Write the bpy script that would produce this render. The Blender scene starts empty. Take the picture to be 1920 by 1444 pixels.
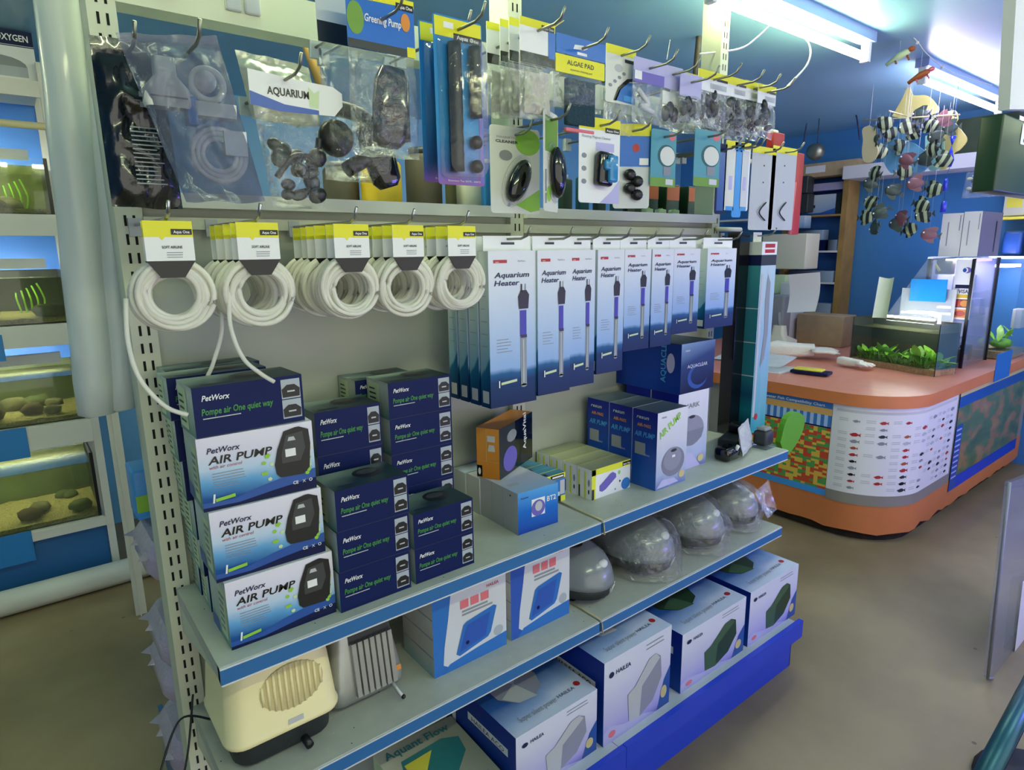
import bpy, bmesh, math, random
from mathutils import Vector, Matrix, noise
random.seed(7)
S = bpy.context.scene
COL = S.collection

# ------------------------------------------------------------------ camera
FOC, PITCH, YAW, ROLL = 1187.3, math.radians(11.862), math.radians(38.297), math.radians(-0.751)
CAM = Vector((-0.1877, -1.3861, 1.4404))
dv = Vector((math.sin(YAW)*math.cos(PITCH), math.cos(YAW)*math.cos(PITCH), -math.sin(PITCH)))
r0 = Vector((math.cos(YAW), -math.sin(YAW), 0)); u0 = r0.cross(dv)
rv = r0*math.cos(ROLL) + u0*math.sin(ROLL); uv = u0*math.cos(ROLL) - r0*math.sin(ROLL)
cd = bpy.data.cameras.new('camera'); cam = bpy.data.objects.new('camera', cd); COL.objects.link(cam)
m3 = Matrix((rv, uv, -dv)).transposed()
cam.matrix_world = Matrix.Translation(CAM) @ m3.to_4x4()
cd.sensor_width = 36; cd.lens = 36*FOC/1920; cd.clip_start = .02; cd.clip_end = 60
S.camera = cam
# ------------------------------------------------------------------ world, exposure
S.view_settings.view_transform = 'Standard'; S.view_settings.look = 'None'
S.view_settings.gamma = 1; S.view_settings.use_curve_mapping = False
S.view_settings.exposure = 0.92
S.cycles.max_bounces = 10; S.cycles.transparent_max_bounces = 24; S.cycles.caustics_reflective = False; S.cycles.caustics_refractive = False
S.cycles.sample_clamp_indirect = 6
w = bpy.data.worlds.new('world'); S.world = w; w.use_nodes = True
w.node_tree.nodes['Background'].inputs[0].default_value = (1, .98, .88, 1)
w.node_tree.nodes['Background'].inputs[1].default_value = .8      # added ambient fill, let in where the front wall is left out

def sr(c):
    if isinstance(c, str): c = [int(c[i:i+2], 16)/255 for i in (0, 2, 4)]
    return tuple((x/12.92 if x <= .04045 else ((x+.055)/1.055)**2.4) for x in c[:3]) + (1,)
def area(name, loc, sx, sy, power, col, rot=(0, 0, 0)):
    l = bpy.data.lights.new(name, 'AREA'); l.shape = 'RECTANGLE'; l.size = sx; l.size_y = sy; l.energy = power; l.color = sr(col)[:3]
    o = bpy.data.objects.new(name, l); o.location = loc; o.rotation_euler = rot; COL.objects.link(o); return o

# ------------------------------------------------------------------ materials
M = {}
def newmat(name):
    m = bpy.data.materials.new(name); m.use_nodes = True; M[name] = m
    return m, m.node_tree.nodes, m.node_tree.links, m.node_tree.nodes['Principled BSDF']
def mat(name, col, rough=.5, metal=0, coat=0, noise_=0, nscale=20, bump=0, emit=0, alpha=1, spec=.5, sss=0):
    if name in M: return M[name]
    m, n, l, b = newmat(name)
    b.inputs['Base Color'].default_value = sr(col); b.inputs['Roughness'].default_value = rough
    b.inputs['Metallic'].default_value = metal; b.inputs['Coat Weight'].default_value = coat; b.inputs['Alpha'].default_value = alpha
    b.inputs['Specular IOR Level'].default_value = spec
    if emit: b.inputs['Emission Color'].default_value = sr(col); b.inputs['Emission Strength'].default_value = emit
    if noise_ or bump:
        tc = n.new('ShaderNodeTexCoord'); t = n.new('ShaderNodeTexNoise'); t.inputs['Scale'].default_value = nscale; t.inputs['Detail'].default_value = 5
        l.new(tc.outputs['Object'], t.inputs['Vector'])
        if noise_:
            r = n.new('ShaderNodeValToRGB'); c = sr(col)
            r.color_ramp.elements[0].color = tuple(x*(1-noise_) for x in c[:3])+(1,); r.color_ramp.elements[1].color = tuple(min(1, x*(1+noise_)) for x in c[:3])+(1,)
            r.color_ramp.elements[0].position = .3; r.color_ramp.elements[1].position = .7
            l.new(t.outputs['Fac'], r.inputs[0]); l.new(r.outputs[0], b.inputs['Base Color'])
        if bump:
            bp = n.new('ShaderNodeBump'); bp.inputs['Strength'].default_value = bump; bp.inputs['Distance'].default_value = .01
            l.new(t.outputs['Fac'], bp.inputs['Height']); l.new(bp.outputs[0], b.inputs['Normal'])
    return m
def grad(name, stops, vec=(0, 0, 1), rough=.35, wob=.0, coat=0, nscale=3):
    """printed colour gradient along a direction of the object's own bounding box"""
    if name in M: return M[name]
    m, n, l, b = newmat(name)
    tc = n.new('ShaderNodeTexCoord'); dp = n.new('ShaderNodeVectorMath'); dp.operation = 'DOT_PRODUCT'; dp.inputs[1].default_value = vec
    l.new(tc.outputs['Generated'], dp.inputs[0])
    src = dp.outputs['Value']
    if wob:
        t = n.new('ShaderNodeTexNoise'); t.inputs['Scale'].default_value = nscale; t.inputs['Detail'].default_value = 3
        l.new(tc.outputs['Generated'], t.inputs['Vector'])
        ma = n.new('ShaderNodeMath'); ma.operation = 'MULTIPLY_ADD'; l.new(t.outputs['Fac'], ma.inputs[0]); ma.inputs[1].default_value = wob; l.new(src, ma.inputs[2])
        mb_ = n.new('ShaderNodeMath'); mb_.operation = 'SUBTRACT'; l.new(ma.outputs[0], mb_.inputs[0]); mb_.inputs[1].default_value = wob/2; src = mb_.outputs[0]
    r = n.new('ShaderNodeValToRGB'); e = r.color_ramp.elements
    e[0].position, e[0].color = stops[0][0], sr(stops[0][1]); e[1].position, e[1].color = stops[-1][0], sr(stops[-1][1])
    for p_, c_ in stops[1:-1]: x = e.new(p_); x.color = sr(c_)
    l.new(src, r.inputs[0]); l.new(r.outputs[0], b.inputs['Base Color'])
    b.inputs['Roughness'].default_value = max(rough, .4); b.inputs['Specular IOR Level'].default_value = .25
    return m
def film(name, col='ffffff', fac=.16, tint=.1, rough=.08, bump=.5, nscale=14, density=0.0):
    """thin clear or tinted plastic film: transparent + gloss + a little haze"""
    if name in M: return M[name]
    m, n, l, b = newmat(name); n.remove(b); out = n['Material Output']
    tr = n.new('ShaderNodeBsdfTransparent'); c = sr(col); tr.inputs[0].default_value = tuple(1-tint*(1-x) for x in c[:3])+(1,)
    gl = n.new('ShaderNodeBsdfGlossy'); gl.inputs['Roughness'].default_value = rough; gl.inputs[0].default_value = (.95, .95, .95, 1)
    df = n.new('ShaderNodeBsdfDiffuse'); df.inputs[0].default_value = c
    tc = n.new('ShaderNodeTexCoord'); t = n.new('ShaderNodeTexNoise'); t.inputs['Scale'].default_value = nscale; t.inputs['Detail'].default_value = 6; t.inputs['Distortion'].default_value = 1.2
    l.new(tc.outputs['Object'], t.inputs['Vector']); bp = n.new('ShaderNodeBump'); bp.inputs['Strength'].default_value = bump; bp.inputs['Distance'].default_value = .02
    l.new(t.outputs['Fac'], bp.inputs['Height']); l.new(bp.outputs[0], gl.inputs['Normal'])
    a = n.new('ShaderNodeMixShader'); a.inputs[0].default_value = density; l.new(tr.outputs[0], a.inputs[1]); l.new(df.outputs[0], a.inputs[2])
    fr = n.new('ShaderNodeFresnel'); fr.inputs[0].default_value = 1.25
    ad = n.new('ShaderNodeMath'); ad.operation = 'MULTIPLY_ADD'; l.new(fr.outputs[0], ad.inputs[0]); ad.inputs[1].default_value = .45; ad.inputs[2].default_value = fac*.10; ad.use_clamp = True
    x = n.new('ShaderNodeMixShader'); l.new(ad.outputs[0], x.inputs[0]); l.new(a.outputs[0], x.inputs[1]); l.new(gl.outputs[0], x.inputs[2])
    l.new(x.outputs[0], out.inputs[0]); return m

mat('post', 'cfd2bb', .45, bump=.03); mat('panel', 'b4b8ab', .6, noise_=.03, nscale=4); mat('shelfgrey', 'b6bab0', .45, noise_=.05, nscale=30)
mat('stripblue', '2c68a4', .35); mat('kickblue', '1d3fc4', .35); mat('slot', '0a0a0a', .9); mat('chrome', 'b8b8b4', .25, 1); mat('steelwire', '8f9084', .4, .9)
mat('white', 'e9eaec', .45); mat('offwhite', 'd9dbd3', .5); mat('palelilac', 'c4c4e0', .5); mat('black', '0b0c0e', .35); mat('blackgloss', '0a0b10', .12, coat=.5); mat('darkgrey', '2c3034', .4)
mat('grey', '8b8f94', .45); mat('lightgrey', 'b9bdc2', .45); mat('yellow', 'e2dc1c', .4); mat('green', '6f9a3c', .5); mat('darkgreen', '1d3a24', .4)
mat('red', 'b02a2a', .45); mat('navy', '0a1644', .45, spec=.25); mat('navytxt', '16204c', .5); mat('orange', 'd98a35', .5); mat('brandgreen', '3f8a42', .5); mat('lime', '8fc63f', .5)
mat('blue', '2b6fc0', .4); mat('midblue', '2450a0', .35); mat('lilac', 'b7b4e0', .45); mat('lilacbag', 'b3a8bd', .35, coat=.4, bump=.8, nscale=40); mat('purple', '6b5fb8', .45); mat('teal', '2f8f9d', .4); mat('pink', 'd9707c', .5)
mat('textgrey', '8a8f98', .6); mat('palegrey', 'cfd2d6', .5); mat('beadblue', '2438d0', .12, coat=.6); mat('palegreen', 'c9dcb0', .5); mat('leaf', '8fce3e', .4, noise_=.3, nscale=30); mat('leafdark', '5c9c26', .5, noise_=.3, nscale=40)
mat('wood', '9a7a45', .6, noise_=.2, nscale=8); mat('cardboard', 'b09a78', .8, noise_=.06); mat('beige', 'd6d2bf', .6); mat('cream', 'eee3b0', .4); mat('creamdark', 'c7b988', .5)
mat('silver', 'a3a6a4', .3, .5); mat('charcoal', '23282c', .5, bump=.1, nscale=120)
mat('cream_trim', 'dbdad2', .5, noise_=.04, nscale=3); mat('silicone', '0d0f18', .4); mat('skyblue', '3f97e0', .4); mat('brightgreen', '5c9f1c', .45)
mat('tube', 'fbfaf0', .35, alpha=.5, coat=.25); mat('sleeve', 'dfe8e4', .35, alpha=.72, coat=.2)
mat('glove', 'e6e4d6', .9, bump=.35, nscale=150); mat('rubberyellow', 'e3d84e', .6)
mat('copper', 'a5552a', .5); mat('stone', '6f6a58', .9, noise_=.35, nscale=25, bump=.8); mat('rock', '5a4438', .9, noise_=.4, nscale=18, bump=.8); mat('gravel', 'b5a67c', .95, noise_=.4, nscale=160, bump=1)
mat('algae', '8e9a58', .8, noise_=.35, nscale=9); mat('murk', '4f5a3c', .8, noise_=.4, nscale=5); mat('murkdark', '23281e', .8, noise_=.3, nscale=5)
film('clearfilm', fac=1.0, bump=1.0, nscale=30, density=.02, rough=.07); film('blister', fac=.3, bump=.15, nscale=8, density=.0, rough=.04); film('greyfilm', 'a6acc0', fac=.3, tint=.7, bump=.8, nscale=18, density=.2, rough=.07)
film('darkfilm', '10140f', fac=.4, tint=.9, bump=1, nscale=18, density=.9, rough=.1); film('lilacfilm', 'd9cfe6', fac=.4, bump=1, nscale=20, density=.35)
film('glass', 'd6ece4', fac=.12, tint=.12, bump=0, rough=.02, density=.01); film('glasspane', 'cfe0f2', fac=.2, tint=.15, bump=0, rough=.03, density=.10)
film('water', 'c9cf9a', fac=.05, tint=.5, bump=.05, nscale=4, density=.06); film('bluepane', '2f9ae8', fac=.2, tint=.8, bump=0, rough=.05, density=.75)
mat('lamp_white', 'faffc4', .5, emit=34); mat('lamp_violet', 'f4e6ff', .5, emit=22); mat('lamp_led', 'f0eaff', .5, emit=13); mat('lamp_tank', 'f4f6e8', .5, emit=34); mat('led_violet', 'b59cff', .5, emit=2.2); mat('violet_hood', '8f7cff', .5, emit=15)

# ------------------------------------------------------------------ geometry helpers
def at(px, py, ax, val):
    """photo pixel (1920x1444) to the point of the plane x|y|z = val it shows"""
    v = dv + rv*((px-960)/FOC) - uv*((py-722)/FOC); i = 'xyz'.index(ax)
    return CAM + v*((val-CAM[i])/v[i])
X, Y, Z = Vector((1, 0, 0)), Vector((0, 1, 0)), Vector((0, 0, 1))
class F:   # a flat face to print on: lower-left corner, right, up, width, height
    def __init__(s, O, R, U, w, h): s.O, s.R, s.U, s.w, s.h = Vector(O), Vector(R).normalized(), Vector(U).normalized(), w, h; s.N = s.R.cross(s.U)
    def p(s, u, v, k=1): return s.O + s.R*(u*s.w) + s.U*(v*s.h) + s.N*(.0005*k)
_txt = {}
def text_mesh(t, bold):
    k = (t, bold)
    if k not in _txt:
        c = bpy.data.curves.new('t', 'FONT'); c.body = t; c.resolution_u = 2; c.offset = .02 if bold else 0
        o = bpy.data.objects.new('t', c); me = o.to_mesh()
        vs = [v.co.copy() for v in me.vertices]; fs = [tuple(p.vertices) for p in me.polygons]
        wd = max([v.x for v in vs] or [1]); o.to_mesh_clear(); bpy.data.objects.remove(o); bpy.data.curves.remove(c)
        _txt[k] = (vs, fs, wd)
    return _txt[k]
class MB:
    def __init__(s): s.v, s.f, s.mi, s.mats, s.sm = [], [], [], [], []
    def m(s, name):
        if name not in s.mats: s.mats.append(name)
        return s.mats.index(name)
    def add(s, vs, fs, mt, smooth=False):
        b = len(s.v); s.v += [Vector(v) for v in vs]; i = s.m(mt)
        for f in fs: s.f.append(tuple(b+x for x in f)); s.mi.append(i); s.sm.append(smooth)
    def box(s, x0, x1, y0, y1, z0, z1, mt='grey', front=None, left=None, top=None, right=None, back=None, bottom=None):
        vs = [(x0,y0,z0),(x1,y0,z0),(x1,y1,z0),(x0,y1,z0),(x0,y0,z1),(x1,y0,z1),(x1,y1,z1),(x0,y1,z1)]
        for f, k in (((0,1,5,4),front),((3,0,4,7),left),((4,5,6,7),top),((1,2,6,5),right),((2,3,7,6),back),((3,2,1,0),bottom)): s.add([vs[i] for i in f], [(0,1,2,3)], k or mt)
    def bm(s, bm, mt, M4=None, smooth=False):
        bm.verts.ensure_lookup_table(); vs = [(M4 @ v.co if M4 else v.co.copy()) for v in bm.verts]
        s.add(vs, [tuple(v.index for v in f.verts) for f in bm.faces], mt, smooth); bm.free()
    def rbox(s, c, d, r, mt, M4=None, seg=3, taper=1, smooth=True):
        bm = bmesh.new(); bmesh.ops.create_cube(bm, size=1)
        for v in bm.verts:
            k = taper if v.co.z > 0 else 1
            v.co = Vector((v.co.x*d[0]*k, v.co.y*d[1]*k, v.co.z*d[2]))
        bmesh.ops.bevel(bm, geom=list(bm.edges), offset=r, segments=seg, affect='EDGES', profile=.5)
        T = Matrix.Translation(Vector(c)); bm.verts.index_update(); s.bm(bm, mt, (M4 or Matrix()) @ T, smooth)
    def tube(s, pts, r, mt, n=8, closed=False, caps=True):
        pts = [Vector(p) for p in pts]; N = len(pts); rings = []
        up = Vector((.13, .21, .97))
        for i, p in enumerate(pts):
            if closed: t = pts[(i+1) % N]-pts[i-1]
            else: t = pts[min(i+1, N-1)]-pts[max(i-1, 0)]
            t.normalize(); a = t.cross(up)
            if a.length < .2: a = t.cross(X)
            a.normalize(); b = t.cross(a); rr = r[i] if isinstance(r, (list, tuple)) else r
            rings.append([p + (a*math.cos(q)+b*math.sin(q))*rr for q in [2*math.pi*k/n for k in range(n)]])
        vs = [v for R_ in rings for v in R_]; fs = []
        for i in range(N if closed else N-1):
            j = (i+1) % N
            for k in range(n): fs.append((i*n+k, i*n+(k+1) % n, j*n+(k+1) % n, j*n+k))
        if caps and not closed: fs += [tuple(range(n))[::-1], tuple((N-1)*n+k for k in range(n))]
        s.add(vs, fs, mt, True)
    def lathe(s, prof, c, mt, n=24, M4=None, sy=1, sx=1):
        vs, fs = [], []; c = Vector(c)
        for (r, z) in prof:
            for k in range(n):
                q = 2*math.pi*k/n; v = Vector((r*math.cos(q)*sx, r*math.sin(q)*sy, z)); vs.append((M4 @ v if M4 else v)+c)
        for i in range(len(prof)-1):
            for k in range(n): fs.append((i*n+k, i*n+(k+1) % n, (i+1)*n+(k+1) % n, (i+1)*n+k))
        fs += [tuple(range(n))[::-1], tuple((len(prof)-1)*n+k for k in range(n))]
        s.add(vs, fs, mt, True)
    def loft(s, c, layers, mt, n=5, M4=None):
        """rounded-rectangle sections (w, d, corner r, z[, dx, dy]) joined upwards"""
        c = Vector(c); vs, fs = [], []; k = 4*(n+1)
        for L in layers:
            w_, d_, r_, z_ = L[:4]; dx, dy = (L[4:]+(0, 0))[:2]; r_ = min(r_, w_/2-1e-4, d_/2-1e-4)
            for ci, (sx, sy) in enumerate(((1, 1), (-1, 1), (-1, -1), (1, -1))):
                for j in range(n+1):
                    a = math.pi/2*(ci+j/n); v = Vector((sx*(w_/2-r_)+r_*math.cos(a)+dx, sy*(d_/2-r_)+r_*math.sin(a)+dy, z_)); vs.append((M4 @ v if M4 else v)+c)
        for i in range(len(layers)-1):
            for j in range(k): fs.append((i*k+j, i*k+(j+1) % k, (i+1)*k+(j+1) % k, (i+1)*k+j))
        s.add(vs, fs, mt, True); s.add(vs[:k], [tuple(range(k))[::-1]], mt); s.add(vs[-k:], [tuple(range(k))], mt)
    def ell(s, c, r, mt, M4=None, n=16):
        bm = bmesh.new(); bmesh.ops.create_uvsphere(bm, u_segments=n, v_segments=max(6, n*2//3), radius=1)
        for v in bm.verts: v.co = Vector((v.co.x*r[0], v.co.y*r[1], v.co.z*r[2]))
        bm.verts.index_update(); s.bm(bm, mt, Matrix.Translation(Vector(c)) @ (M4 or Matrix()), True)
    def prism(s, pts, Fr, depth, mt, side=None, k=0):
        """2D outline (0..1 on face) extruded outwards by depth"""
        n = len(pts); a = [Fr.p(u, v, k) for u, v in pts]; b = [q+Fr.N*depth for q in a]
        s.add(b, [tuple(range(n))], mt); s.add(a+b, [(i, (i+1) % n, n+(i+1) % n, n+i) for i in range(n)], side or mt); s.add(a, [tuple(range(n))[::-1]], side or mt)
    def poly(s, Fr, pts, mt, k=1): s.add([Fr.p(u, v, k) for u, v in pts], [tuple(range(len(pts)))], mt)
    def rect(s, Fr, u0, v0, u1, v1, mt, k=1): s.poly(Fr, [(u0,v0),(u1,v0),(u1,v1),(u0,v1)], mt, k)
    def disc(s, Fr, u, v, ru, rv_, mt, k=1, n=18): s.poly(Fr, [(u+ru*math.cos(2*math.pi*i/n), v+rv_*math.sin(2*math.pi*i/n)) for i in range(n)], mt, k)
    def text(s, Fr, t, u, v, h, mt, k=2, width=None, shear=0, bold=False, rot=0):
        """h: letter size as a fraction of face height; width: fraction of face width to fill"""
        vs, fs, wd = text_mesh(t, bold); sz = h*Fr.h/.7; sx = sz if width is None else width*Fr.w/wd
        o = Fr.p(u, v, k); c, q = math.cos(rot), math.sin(rot)
        out = []
        for a in vs:
            x_, y_ = a.x*sx + a.y*sz*shear, a.y*sz; out.append(o + Fr.R*(x_*c-y_*q) + Fr.U*(x_*q+y_*c))
        s.add(out, fs, mt)
    def lines(s, Fr, u0, u1, v1, v0, n, mt, k=2, t=.25):
        rnd = random.Random(n*31+int(u0*100)); d = (v1-v0)/n
        for i in range(n): s.rect(Fr, u0, v1-d*(i+1), u0+(u1-u0)*rnd.uniform(.6, 1), v1-d*(i+1)+d*t, mt, k)
    def pillow(s, P4, thick, mt, nu=26, nv=34, seed=0, crumple=.006, N=None, flat=.1):
        """bag: corner points tl,tr,br,bl (world), bulging both ways"""
        tl, tr, br, bl = [Vector(q) for q in P4]; N = N or -(tr-tl).cross(bl-tl).normalized()*-1
        if N.dot(Vector((0, -1, 0))) < 0: N = -N
        vs, fs = [], []
        for sd in (1, -1):
            b = len(vs)
            for j in range(nv+1):
                for i in range(nu+1):
                    u, v = i/nu, j/nv; p = tl.lerp(tr, u).lerp(bl.lerp(br, u), v)
                    vv = max(0, (v-flat)/(1-flat)); e = (1-(2*u-1)**4)*(1-abs(2*vv-1)**4)
                    n1 = noise.noise(Vector((p.x*26+p.z*9+seed*7.3, p.y*30+sd*3, p.z*15))); n2 = noise.noise(Vector((p.x*60+seed, sd, p.z*44-p.x*20))); nz = 1.1*(.45-2.2*abs(n1))+.6*(.4-2*abs(n2))+.3*noise.noise(Vector((p.x*150, sd+seed, p.z*130)))
                    q = p + N*(sd*thick*.5*max(0, e) + crumple*nz*(.35+max(0, e)))
                    q += Vector((0, 0, 1))*crumple*.6*noise.noise(Vector((p.x*25, seed, p.z*9)))*(1 if j in (0, nv) else 0)
                    vs.append(q)
            for j in range(nv):
                for i in range(nu):
                    a = b+j*(nu+1)+i; f = (a, a+1, a+nu+2, a+nu+1); fs.append(f if sd < 0 else f[::-1])
        s.add(vs, fs, mt, True)
    def mesh(s, name, origin=(0, 0, 0)):
        o = Vector(origin); me = bpy.data.meshes.new(name); me.from_pydata([v-o for v in s.v], [], s.f)
        for k in s.mats: me.materials.append(M[k])
        me.polygons.foreach_set('material_index', s.mi); me.polygons.foreach_set('use_smooth', s.sm); me.update(); return me
    def build(s, name, parent=None, origin=None, **kw):
        if origin is None:
            if parent: origin = parent.location
            else:
                xs = [v.x for v in s.v]; ys = [v.y for v in s.v]; origin = ((min(xs)+max(xs))/2, (min(ys)+max(ys))/2, min(v.z for v in s.v))
        o = bpy.data.objects.new(name, s.mesh(name, origin)); COL.objects.link(o)
        if parent: o.parent = parent; o.location = Vector(origin)-parent_origin(parent)
        else: o.location = origin
        return tag(o, **kw)
def spline(pts, n=8):
    pts = [Vector(p_) for p_ in pts]; out = []
    for i in range(len(pts)-1):
        p0, p1, p2, p3 = pts[max(i-1, 0)], pts[i], pts[i+1], pts[min(i+2, len(pts)-1)]
        for j in range(n):
            t = j/n; out.append(.5*((2*p1)+(p2-p0)*t+(2*p0-5*p1+4*p2-p3)*t*t+(3*p1-p0-3*p2+p3)*t**3))
    return out+[pts[-1]]
def parent_origin(p):
    q = Vector((0, 0, 0))
    while p: q += p.location; p = p.parent
    return q
def tag(o, label=None, cat=None, group=None, kind=None):
    for k, v in (('label', label), ('category', cat), ('group', group), ('kind', kind)):
        if v: o[k] = v
    return o
def thing(name, loc, label, cat, group=None):
    o = bpy.data.objects.new(name, None); o.empty_display_size = .05; o.location = loc; COL.objects.link(o); return tag(o, label, cat, group)
def part(name, mb, root, **kw):
    return mb.build(name, parent=root, origin=parent_origin(root), **kw)
def copy_tree(o, parent=None):
    c = o.copy(); COL.objects.link(c); c.parent = parent
    for ch in list(o.children): copy_tree(ch, c)
    return c
def front(x0, x1, y, z0, z1): return F((x0, y, z0), X, Z, x1-x0, z1-z0)

# ------------------------------------------------------------------ room
LW, RW, BW, FW, CH = -2.4, 5.0, 2.55, -3.2, 2.32
def struct(name, mb): return mb.build(name, kind='structure')
m, n, l, b = newmat('floor_concrete')
tc = n.new('ShaderNodeTexCoord'); t1 = n.new('ShaderNodeTexNoise'); t1.inputs['Scale'].default_value = 1.6; t1.inputs['Detail'].default_value = 8
l.new(tc.outputs['Object'], t1.inputs['Vector']); r = n.new('ShaderNodeValToRGB'); r.color_ramp.elements[0].color = sr('6a5b42'); r.color_ramp.elements[1].color = sr('a28e6c'); r.color_ramp.elements[0].position = .3; r.color_ramp.elements[1].position = .72
l.new(t1.outputs['Fac'], r.inputs[0])
t2 = n.new('ShaderNodeTexVoronoi'); t2.inputs['Scale'].default_value = 7; l.new(tc.outputs['Object'], t2.inputs['Vector'])
r2 = n.new('ShaderNodeValToRGB'); r2.color_ramp.elements[0].color = (.35, .3, .25, 1); r2.color_ramp.elements[1].color = (1, 1, 1, 1); r2.color_ramp.elements[0].position = .035; r2.color_ramp.elements[1].position = .055
l.new(t2.outputs['Distance'], r2.inputs[0]); mx = n.new('ShaderNodeMixRGB'); mx.blend_type = 'MULTIPLY'; mx.inputs[0].default_value = .8
l.new(r.outputs[0], mx.inputs[1]); l.new(r2.outputs[0], mx.inputs[2]); l.new(mx.outputs[0], b.inputs['Base Color']); b.inputs['Roughness'].default_value = .42
bp = n.new('ShaderNodeBump'); bp.inputs['Strength'].default_value = .12; l.new(t1.outputs['Fac'], bp.inputs['Height']); l.new(bp.outputs[0], b.inputs['Normal'])
mat('wallblue', '4486c8', .45, noise_=.05, nscale=2); mat('ceilblue', '8fc0da', .3, noise_=.06, nscale=1.5); mat('backblue_lit', '4f90ea', .5); mat('wallblue_lit', '68a6d8', .45, noise_=.05, nscale=2)
q = MB(); q.box(LW-.1, RW+.1, FW-.4, BW+.1, -.1, 0, 'floor_concrete'); struct('floor', q)
q = MB(); q.box(LW-.1, RW+.1, FW-.4, BW+.1, CH, CH+.1, 'ceilblue'); struct('ceiling', q)
q = MB(); q.box(RW, RW+.1, FW-.4, BW+.1, 0, CH, 'wallblue'); struct('wall_right', q)
q = MB(); q.box(LW-.1, RW, BW, BW+.1, 0, CH, 'wallblue_lit'); struct('wall_back', q)  # paler than the side walls: the light on it is put into the colour
q = MB(); q.box(LW-.1, LW, FW-.4, BW, 0, CH, 'wallblue'); struct('wall_left', q)

# fluorescent battens on the ceiling; the bare tube hangs below its batten
def tube_light(x0, x1, y, label, tm='lamp_white'):
    t = thing('fluorescent_light', ((x0+x1)/2, y, 2.2), label, 'light')
    q = MB(); q.box(x0-.02, x1+.02, y-.03, y+.03, 2.28, CH, 'battenblue'); part('batten', q, t)
    q = MB(); q.tube([(x0+.02, y, 2.225), (x1-.02, y, 2.225)], .0165, tm, 12); part('lamp_tube', q, t)
    for xx in (x0, x1):
        q = MB(); q.box(xx-.012, xx+.012, y-.016, y+.016, 2.205, 2.281, 'white'); part('lamp_holder', q, t)
    return t
mat('battenblue', '8f9fd0', .4)
tube_light(1.69, 2.79, -.05, 'bright white fluorescent tube light on the ceiling above the rack of hanging packs')
tube_light(3.40, 4.56, -.05, 'violet tinted fluorescent tube light above the checkout counter', 'lamp_violet')
for xx, yy, lb in ((-.1, -.05, 'fluorescent tube light over the left end of the shelving'), (-.3, -1.9, 'fluorescent tube light behind the camera, left'), (1.6, -1.9, 'fluorescent tube light over the front aisle'), (-2.1, 1.2, 'fluorescent tube light over the tank rack aisle'), (3.6, -1.9, 'fluorescent tube light over the right end of the front aisle')):
    tube_light(xx, xx+1.1, yy, lb)

# ------------------------------------------------------------------ the shelving bay (gondola)
G = thing('gondola_shelving', (.9, 0, 0), 'long cream metal shop shelving unit with blue shelf edges holding pumps and heaters', 'shelving')
W, D, Z1, Z2, Z3, D3 = .9, .36, .778, .502, .175, .45
for i, (x, zt) in enumerate(((0, CH), (W, CH), (2*W, CH))):
    q = MB(); xa, xb = x-.016, x+.028
    q.box(xa, xb, -.032, .045, 0, zt, 'post')
    f = front(xa, xb, -.032, 0, zt)
    z = .03
    while z < zt-.04:
        for u in (.3, .62): q.rect(f, u, z/zt, u+.1, (z+.019)/zt, 'slot')
        z += .0333
    part('upright', q, G)
for i in (0, 1):
    q = MB(); q.box(i*W+.028, (i+1)*W-.016, -.012, .004, .06, 1.53, 'panel'); part('back_panel', q, G)
    q = MB(); q.box(i*W+.028, (i+1)*W-.016, -.036, .02, 1.868 if i == 0 else 1.835, 1.94 if i == 0 else 1.9, 'post')
    f = front(i*W+.028, (i+1)*W-.016, -.036, 1.868, 1.94)
    part('cross_beam', q, G)
    q = MB(); q.box(i*W+.028, (i+1)*W-.016, -.05, .03, 1.529, 1.556, 'offwhite'); q.box(i*W+.028, (i+1)*W-.016, -.036, -.012, 1.49, 1.512, 'post'); part('lower_rail', q, G)
    q = MB(); q.box(i*W+.028, (i+1)*W-.016, .03, .34, 1.529, 1.545, 'offwhite'); part('rear_shelf', q, G)
q = MB()
for k, px in enumerate((320, 440, 475)):
    p_ = at(px, 40, 'y', -.037); q = MB(); q.rbox((p_.x, -.04, 1.915), (.03, .008, .05), .004, 'lightgrey'); part('hanger_clip', q, G)
for zz, nm in ((Z1, 'shelf'), (Z2, 'shelf')):
    for i in (0, 1):
        q = MB(); a, c = i*W+.002, (i+1)*W-.002
        q.box(a, c, -D, -.033, zz-.012, zz, 'shelfgrey'); q.box(a, c, -D, -D+.012, zz-.034, zz-.001, 'shelfgrey'); q.box(a, c, -D+.001, -.04, zz-.030, zz-.0125, 'shelfgrey')
        rnd = random.Random(i+int(zz*100))
        fr = F((a, -D, zz), X, Y, c-a, D)
        for _ in range(26): u, v = rnd.random(), rnd.uniform(.02, .6); q.disc(fr, u, v, .0016, .004, 'slot' if rnd.random() < .6 else 'offwhite', n=6)
        sh = part('shelf', q, G)
        q = MB(); q.box(a, c, -D-.0035, -D, zz-.031, zz-.004, 'stripblue'); q.box(a, c, -D-.0042, -D, zz-.034, zz-.0312, 'palegrey'); q.box(a, c, -D-.0042, -D, zz-.004, zz-.0012, 'palegrey'); part('price_strip', q, sh)
        q = MB(); q.add([(a+.002, -.02, zz-.005), (a+.002, -D+.01, zz-.005), (a+.002, -D+.01, zz-.03), (a+.002, -.02, zz-.1)], [(0, 1, 2, 3)], 'post'); q.add([(a+.006, -.02, zz-.005), (a+.006, -D+.01, zz-.005), (a+.006, -D+.01, zz-.03), (a+.006, -.02, zz-.1)], [(3, 2, 1, 0)], 'post'); part('bracket', q, sh)
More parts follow.
